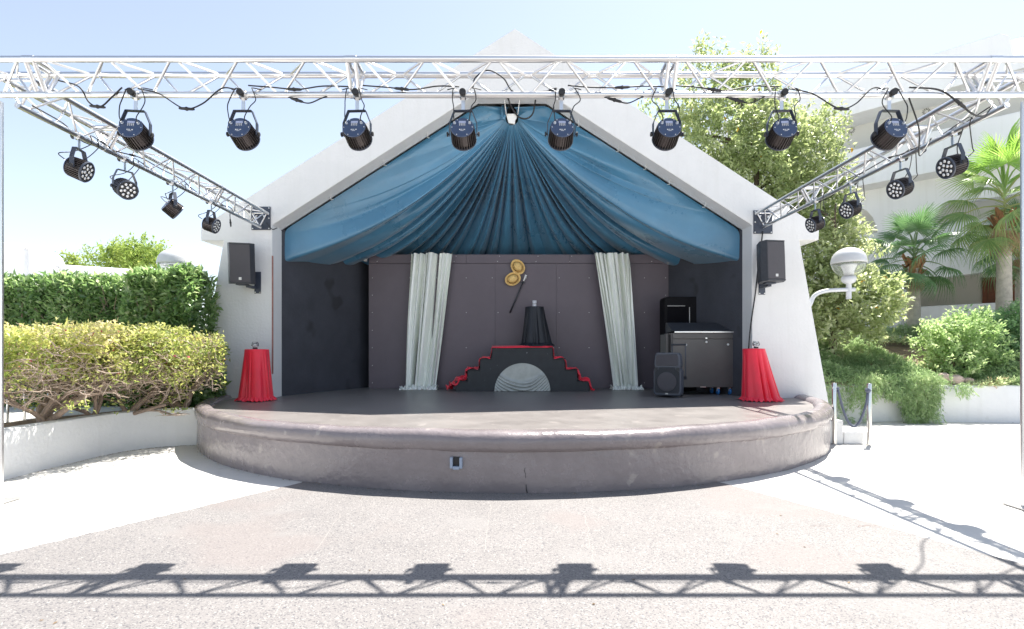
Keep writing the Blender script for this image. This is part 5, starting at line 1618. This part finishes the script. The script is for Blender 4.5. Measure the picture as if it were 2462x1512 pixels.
juniper('spreading juniper hanging over the right planter wall beside the posts', (5.3, 7.75, 9.72, 11.9), 5200, 51, ((5.70, 0.12, 0.85, 0.10, 150), (6.02, 0.05, 0.8, 0.06, 60), (6.30, 0.16, 0.9, 0.42, 200), (6.22, 0.04, 0.7, 0.10, 50), (7.22, 0.20, 0.95, 0.03, 850), (6.72, 0.15, 0.85, 0.48, 220), (7.0, 0.06, 0.75, 0.02, 130), (7.45, 0.08, 0.75, 0.04, 160), (8.0, 0.09, 0.75, 0.52, 60)))
juniper('low juniper on the planter beside the pale rocks at the right edge', (8.25, 10.2, 9.72, 10.6), 1900, 57, ())
juniper('juniper patch on the mound below the palm trunks', (6.6, 10.5, 11.9, 13.6), 3000, 61, ())

# rocks
for i, (u, v, w_, h_) in enumerate(((2292, 912, 0.34, 0.16), (2268, 906, 0.20, 0.13), (2325, 915, 0.22, 0.10))):
    c = PX(u, v, 9.95)
    b = MB(); b.lathe([(0.0, -0.5), (0.75, -0.42), (1.0, -0.05), (0.86, 0.35), (0.5, 0.52), (0, 0.55)], 14, (0, 0, 0))
    rs = random.Random(i)
    b.v = [(c.x + x * w_ / 2 * (1 + rs.uniform(-.16, .16)), c.y + y * w_ / 2.4 * (1 + rs.uniform(-.16, .16)), c.z + z * h_ * (1 + rs.uniform(-.15, .15))) for x, y, z in b.v]
    o = b.build('rock', M['rock'], None, smooth='auto')
    tag(o, ('largest pale pink rock on the right planter edge', 'small pale rock left of the larger pink rock', 'flat pale rock right of the larger pink rock')[i], 'rock', 'rocks in the planter')


# ------------------------------------------------------------------ palms
def frond_mesh(name, m_, seed, rad_=0.62, petiole=0.75, span=125, nseg=34, droop=0.35):
    """fan frond along +X: petiole then pleated fan with split drooping tips; z is up"""
    rs = random.Random(seed)
    vs, fs, vr = [], [], []

    def addq(pts, face, v_):
        n0 = len(vs)
        vs.extend(pts); vr.extend([v_] * len(pts)); fs.extend([tuple(i + n0 for i in f) for f in face])
    # petiole
    pp = [Vector((petiole * t, 0, 0.10 * math.sin(t * 2.6))) for t in (0, 0.25, 0.5, 0.75, 1)]
    pb_ = MB(); pb_.tube(pp, [0.022, 0.018, 0.015, 0.012, 0.010], 5, caps=False)
    addq([Vector(p) for p in pb_.v], pb_.f, 0.75)
    hub = pp[-1]
    for i in range(nseg):
        f = (i / (nseg - 1)) * 2 - 1
        a = R(span) * f
        L = rad_ * (1 - 0.22 * abs(f) ** 2) * rs.uniform(0.92, 1.06)
        wv = R(span) / nseg * 1.15
        v_ = min(1, max(0, rs.gauss(0.5, 0.14)))
        prev = None
        ts = (0.02, 0.25, 0.5, 0.68, 0.85, 1.0)
        ring_ = []
        for t in ts:
            rr = L * t
            half = rr * wv * (0.92 if t < 0.4 else 0.74 if t < 0.55 else max(0.03, (1 - t) / 0.45) * 0.62 * (0.55 / t) + 0.02)
            z = -droop * L * (max(0, t - 0.35) ** 2) * (0.9 + 0.4 * rs.random()) * 1.3 - 0.18 * rr * abs(f)
            cdir = Vector((math.cos(a), math.sin(a), 0)); nd = Vector((-math.sin(a), math.cos(a), 0))
            c = hub + cdir * rr + Vector((0, 0, z))
            rdg = 0.012 * min(1, t * 3) * (1 if t < 0.7 else 0.4)
            ring_.append((c - nd * half, c + Vector((0, 0, rdg)), c + nd * half))
        pts = [p for q in ring_ for p in q]
        fc = []
        for k_ in range(len(ts) - 1):
            fc += [(3 * k_, 3 * k_ + 1, 3 * k_ + 4, 3 * k_ + 3), (3 * k_ + 1, 3 * k_ + 2, 3 * k_ + 5, 3 * k_ + 4)]
        addq(pts, fc, v_)
    me = bpy.data.meshes.new(name)
    me.from_pydata([tuple(p) for p in vs], [], fs)
    at = me.attributes.new('var', 'FLOAT', 'POINT'); at.data.foreach_set('value', np.array(vr, np.float32))
    me.materials.append(m_)
    return me


FG = [frond_mesh('frond', M['lf_palm'], s_, droop=d_) for s_, d_ in ((1, 0.35), (2, 0.7), (3, 1.1))]
FYl = [frond_mesh('frond', M['lf_palm2'], s_, droop=d_) for s_, d_ in ((4, 0.45), (5, 0.9), (6, 1.3))]
FYl[0] = frond_mesh('frond', M['lf_bright'], 4, droop=0.30)
FD = [frond_mesh('dry_frond', M['lf_dry'], s_, 0.5, 0.5, 100, 22, 1.3) for s_ in (7, 8)]


def palm(label, x, y, z0, zc, tr, scale, fr, n, seed, dry=8, head=0.3):
    rs = random.Random(seed)
    root = thing('fan_palm', label, 'palm', (x, y, z0), 'fan palms before the hotel')
    prof = []
    m_ = 46
    for i in range(m_ + 1):
        t = i / m_
        prof.append((tr * (1.12 - 0.28 * t + (0.14 * max(0, 0.08 - t) / 0.08)) * (1 + 0.012 * math.sin(i * 2.4) + (0.012 if i % 2 else 0)), (zc - z0) * t))
    b = MB(); b.lathe(prof, 20, (x, y, z0)); b.build('trunk', M['palmbark'], root, smooth=True)
    b = MB()
    for q in range(34):
        a = rs.uniform(0, 6.28); zz = zc + rs.uniform(-0.25, 0.12) * scale
        d = Vector((math.cos(a), math.sin(a), 0)); t_ = Vector((-math.sin(a), math.cos(a), 0))
        p = Vector((x, y, zz)) + d * tr * 0.9
        e = p + d * rs.uniform(0.06, 0.14) + Vector((0, 0, rs.uniform(0.12, 0.25))) + t_ * rs.uniform(-.08, .08)
        b.prism([p - t_ * 0.05, p + t_ * 0.05, e + t_ * 0.02, e - t_ * 0.02], d * 0.02)
    b.build('fibre_boots', M['palmfibre'], root)
    for q in range(n):
        t = (q + 0.5) / n
        az = q * 2.399963 + rs.uniform(-.2, .2)
        el = R(82 - 128 * t ** 0.95 + rs.uniform(-8, 8))
        me = fr[min(2, int(t * 3))]
        s_ = scale * rs.uniform(0.86, 1.1)
        mx_ = Matrix.Translation((0, 0, zc - z0 + 0.02 + head * (1 - t))) @ Matrix.Rotation(az, 4, 'Z') @ Matrix.Rotation(-el, 4, 'Y') @ Matrix.Rotation(R(rs.uniform(-35, 35)), 4, 'X') @ Matrix.Scale(s_, 4)
        link('frond', me, root, mx_)
    for q in range(dry):
        az = q * 2.4 + rs.uniform(-.3, .3); el = R(rs.uniform(-78, -55))
        mx_ = Matrix.Translation((0, 0, zc - z0 - 0.02)) @ Matrix.Rotation(az, 4, 'Z') @ Matrix.Rotation(-el, 4, 'Y') @ Matrix.Rotation(R(rs.uniform(-30, 30)), 4, 'X') @ Matrix.Scale(scale * rs.uniform(0.6, 0.85), 4)
        link('dry_frond', FD[q % 2], root, mx_)
    return root


Y1 = 13.0
palm('smaller fan palm with green crown before the hotel arch', (2197 - U0) * Y1 / FPX, Y1, 1.1, CAMH + (VH - 640) * Y1 / FPX, 0.138, 0.86, FG, 24, 2, 8, 0.42)
Y2 = 12.3
palm('taller fan palm with yellowing fronds near the right edge', (2414 - U0) * Y2 / FPX, Y2, 1.1, CAMH + (VH - 528) * Y2 / FPX, 0.145, 1.02, FYl, 26, 9, 12, 0.85)
Y3 = 13.2
palm('fan palm half cut off by the right edge of the view', (2462 - U0) * Y3 / FPX, Y3, 1.1, CAMH + (VH - 600) * Y3 / FPX, 0.15, 0.85, FG, 18, 15, 8)

# ------------------------------------------------------------------ far trees on the left
for lab, u, v, ru, rv, yy, n_, sd in (('round light green tree far behind the left hedge', 285, 630, 98, 48, 30, 9000, 71), ('small tree top beside the white parapet behind the hedge', 165, 640, 26, 14, 30, 1200, 73)):
    k = yy / FPX
    c = PX(u, v, yy)
    cl = []
    rs = random.Random(sd)
    for q in range(9 if ru > 50 else 3):
        a = rs.uniform(0, 6.28); t = rs.uniform(0.2, 0.75)
        cl.append((c.x + ru * k * t * math.cos(a), c.y + ru * k * 0.5 * math.sin(a), c.z + rv * k * 0.55 * rs.uniform(-0.6, 0.75), ru * k * 0.42, ru * k * 0.4, rv * k * 0.5, 1))
    root = thing('far_tree', lab, 'tree', (c.x, c.y, 0), 'trees behind the left hedge')
    crown(root, cl, n_, 0.20, M['lf_far'], sd, up=0.5, vbase=0.5)
    limbs(root, Vector((c.x, c.y, 0)), cl, 0.22, M['barkdark'], sd)

# ------------------------------------------------------------------ dirt and dry leaf bits along the wall feet
r = np.random.default_rng(99)
pp = []
for p in spline([(x + 0.03, y - 0.02, 0) for x, y in pw[1:9]], 6):
    for _ in range(5): pp.append((p.x + abs(r.normal(0, 0.03)), p.y - abs(r.normal(0, 0.02)), 0.007))
for _ in range(120):
    a = r.uniform(R(-75), R(70)); q = arc(SR + 0.012 + abs(r.normal(0, 0.02)), a); pp.append((q.x, q.y, 0.009))
for _ in range(90):
    x = r.uniform(5.4, 12); pp.append((x, 9.78 - 0.06 * max(0, x - 7.4) - 0.05 - abs(r.normal(0, 0.05)), 0.007))
for _ in range(60):
    pp.append((r.uniform(-4.6, 8), r.uniform(3.5, 8.5) if r.random() < 0.5 else r.uniform(2.2, 4.2), 0.008))
pp = np.array([p for p in pp if np.hypot(p[0] - SX, p[1] - SY) > SR])
n = len(pp)
me = leaf_mesh('leaf_litter', pp, np.stack([r.normal(0, 1, n), r.normal(0, 1, n), np.zeros(n)], 1), np.stack([r.normal(0, .15, n), r.normal(0, .15, n), np.ones(n)], 1), 0.012 + 0.022 * r.random(n), 0.007 + 0.009 * r.random(n), leafmat('dry_litter', [(0.0, (0.10, 0.07, 0.045)), (1.0, (0.34, 0.24, 0.14))], 0.1, 0.8, 0.2), 0.1)
o = link('leaf_litter', me); tag(o, 'scattered dry leaf bits and dirt along the feet of the walls', 'leaf litter', kind='stuff')
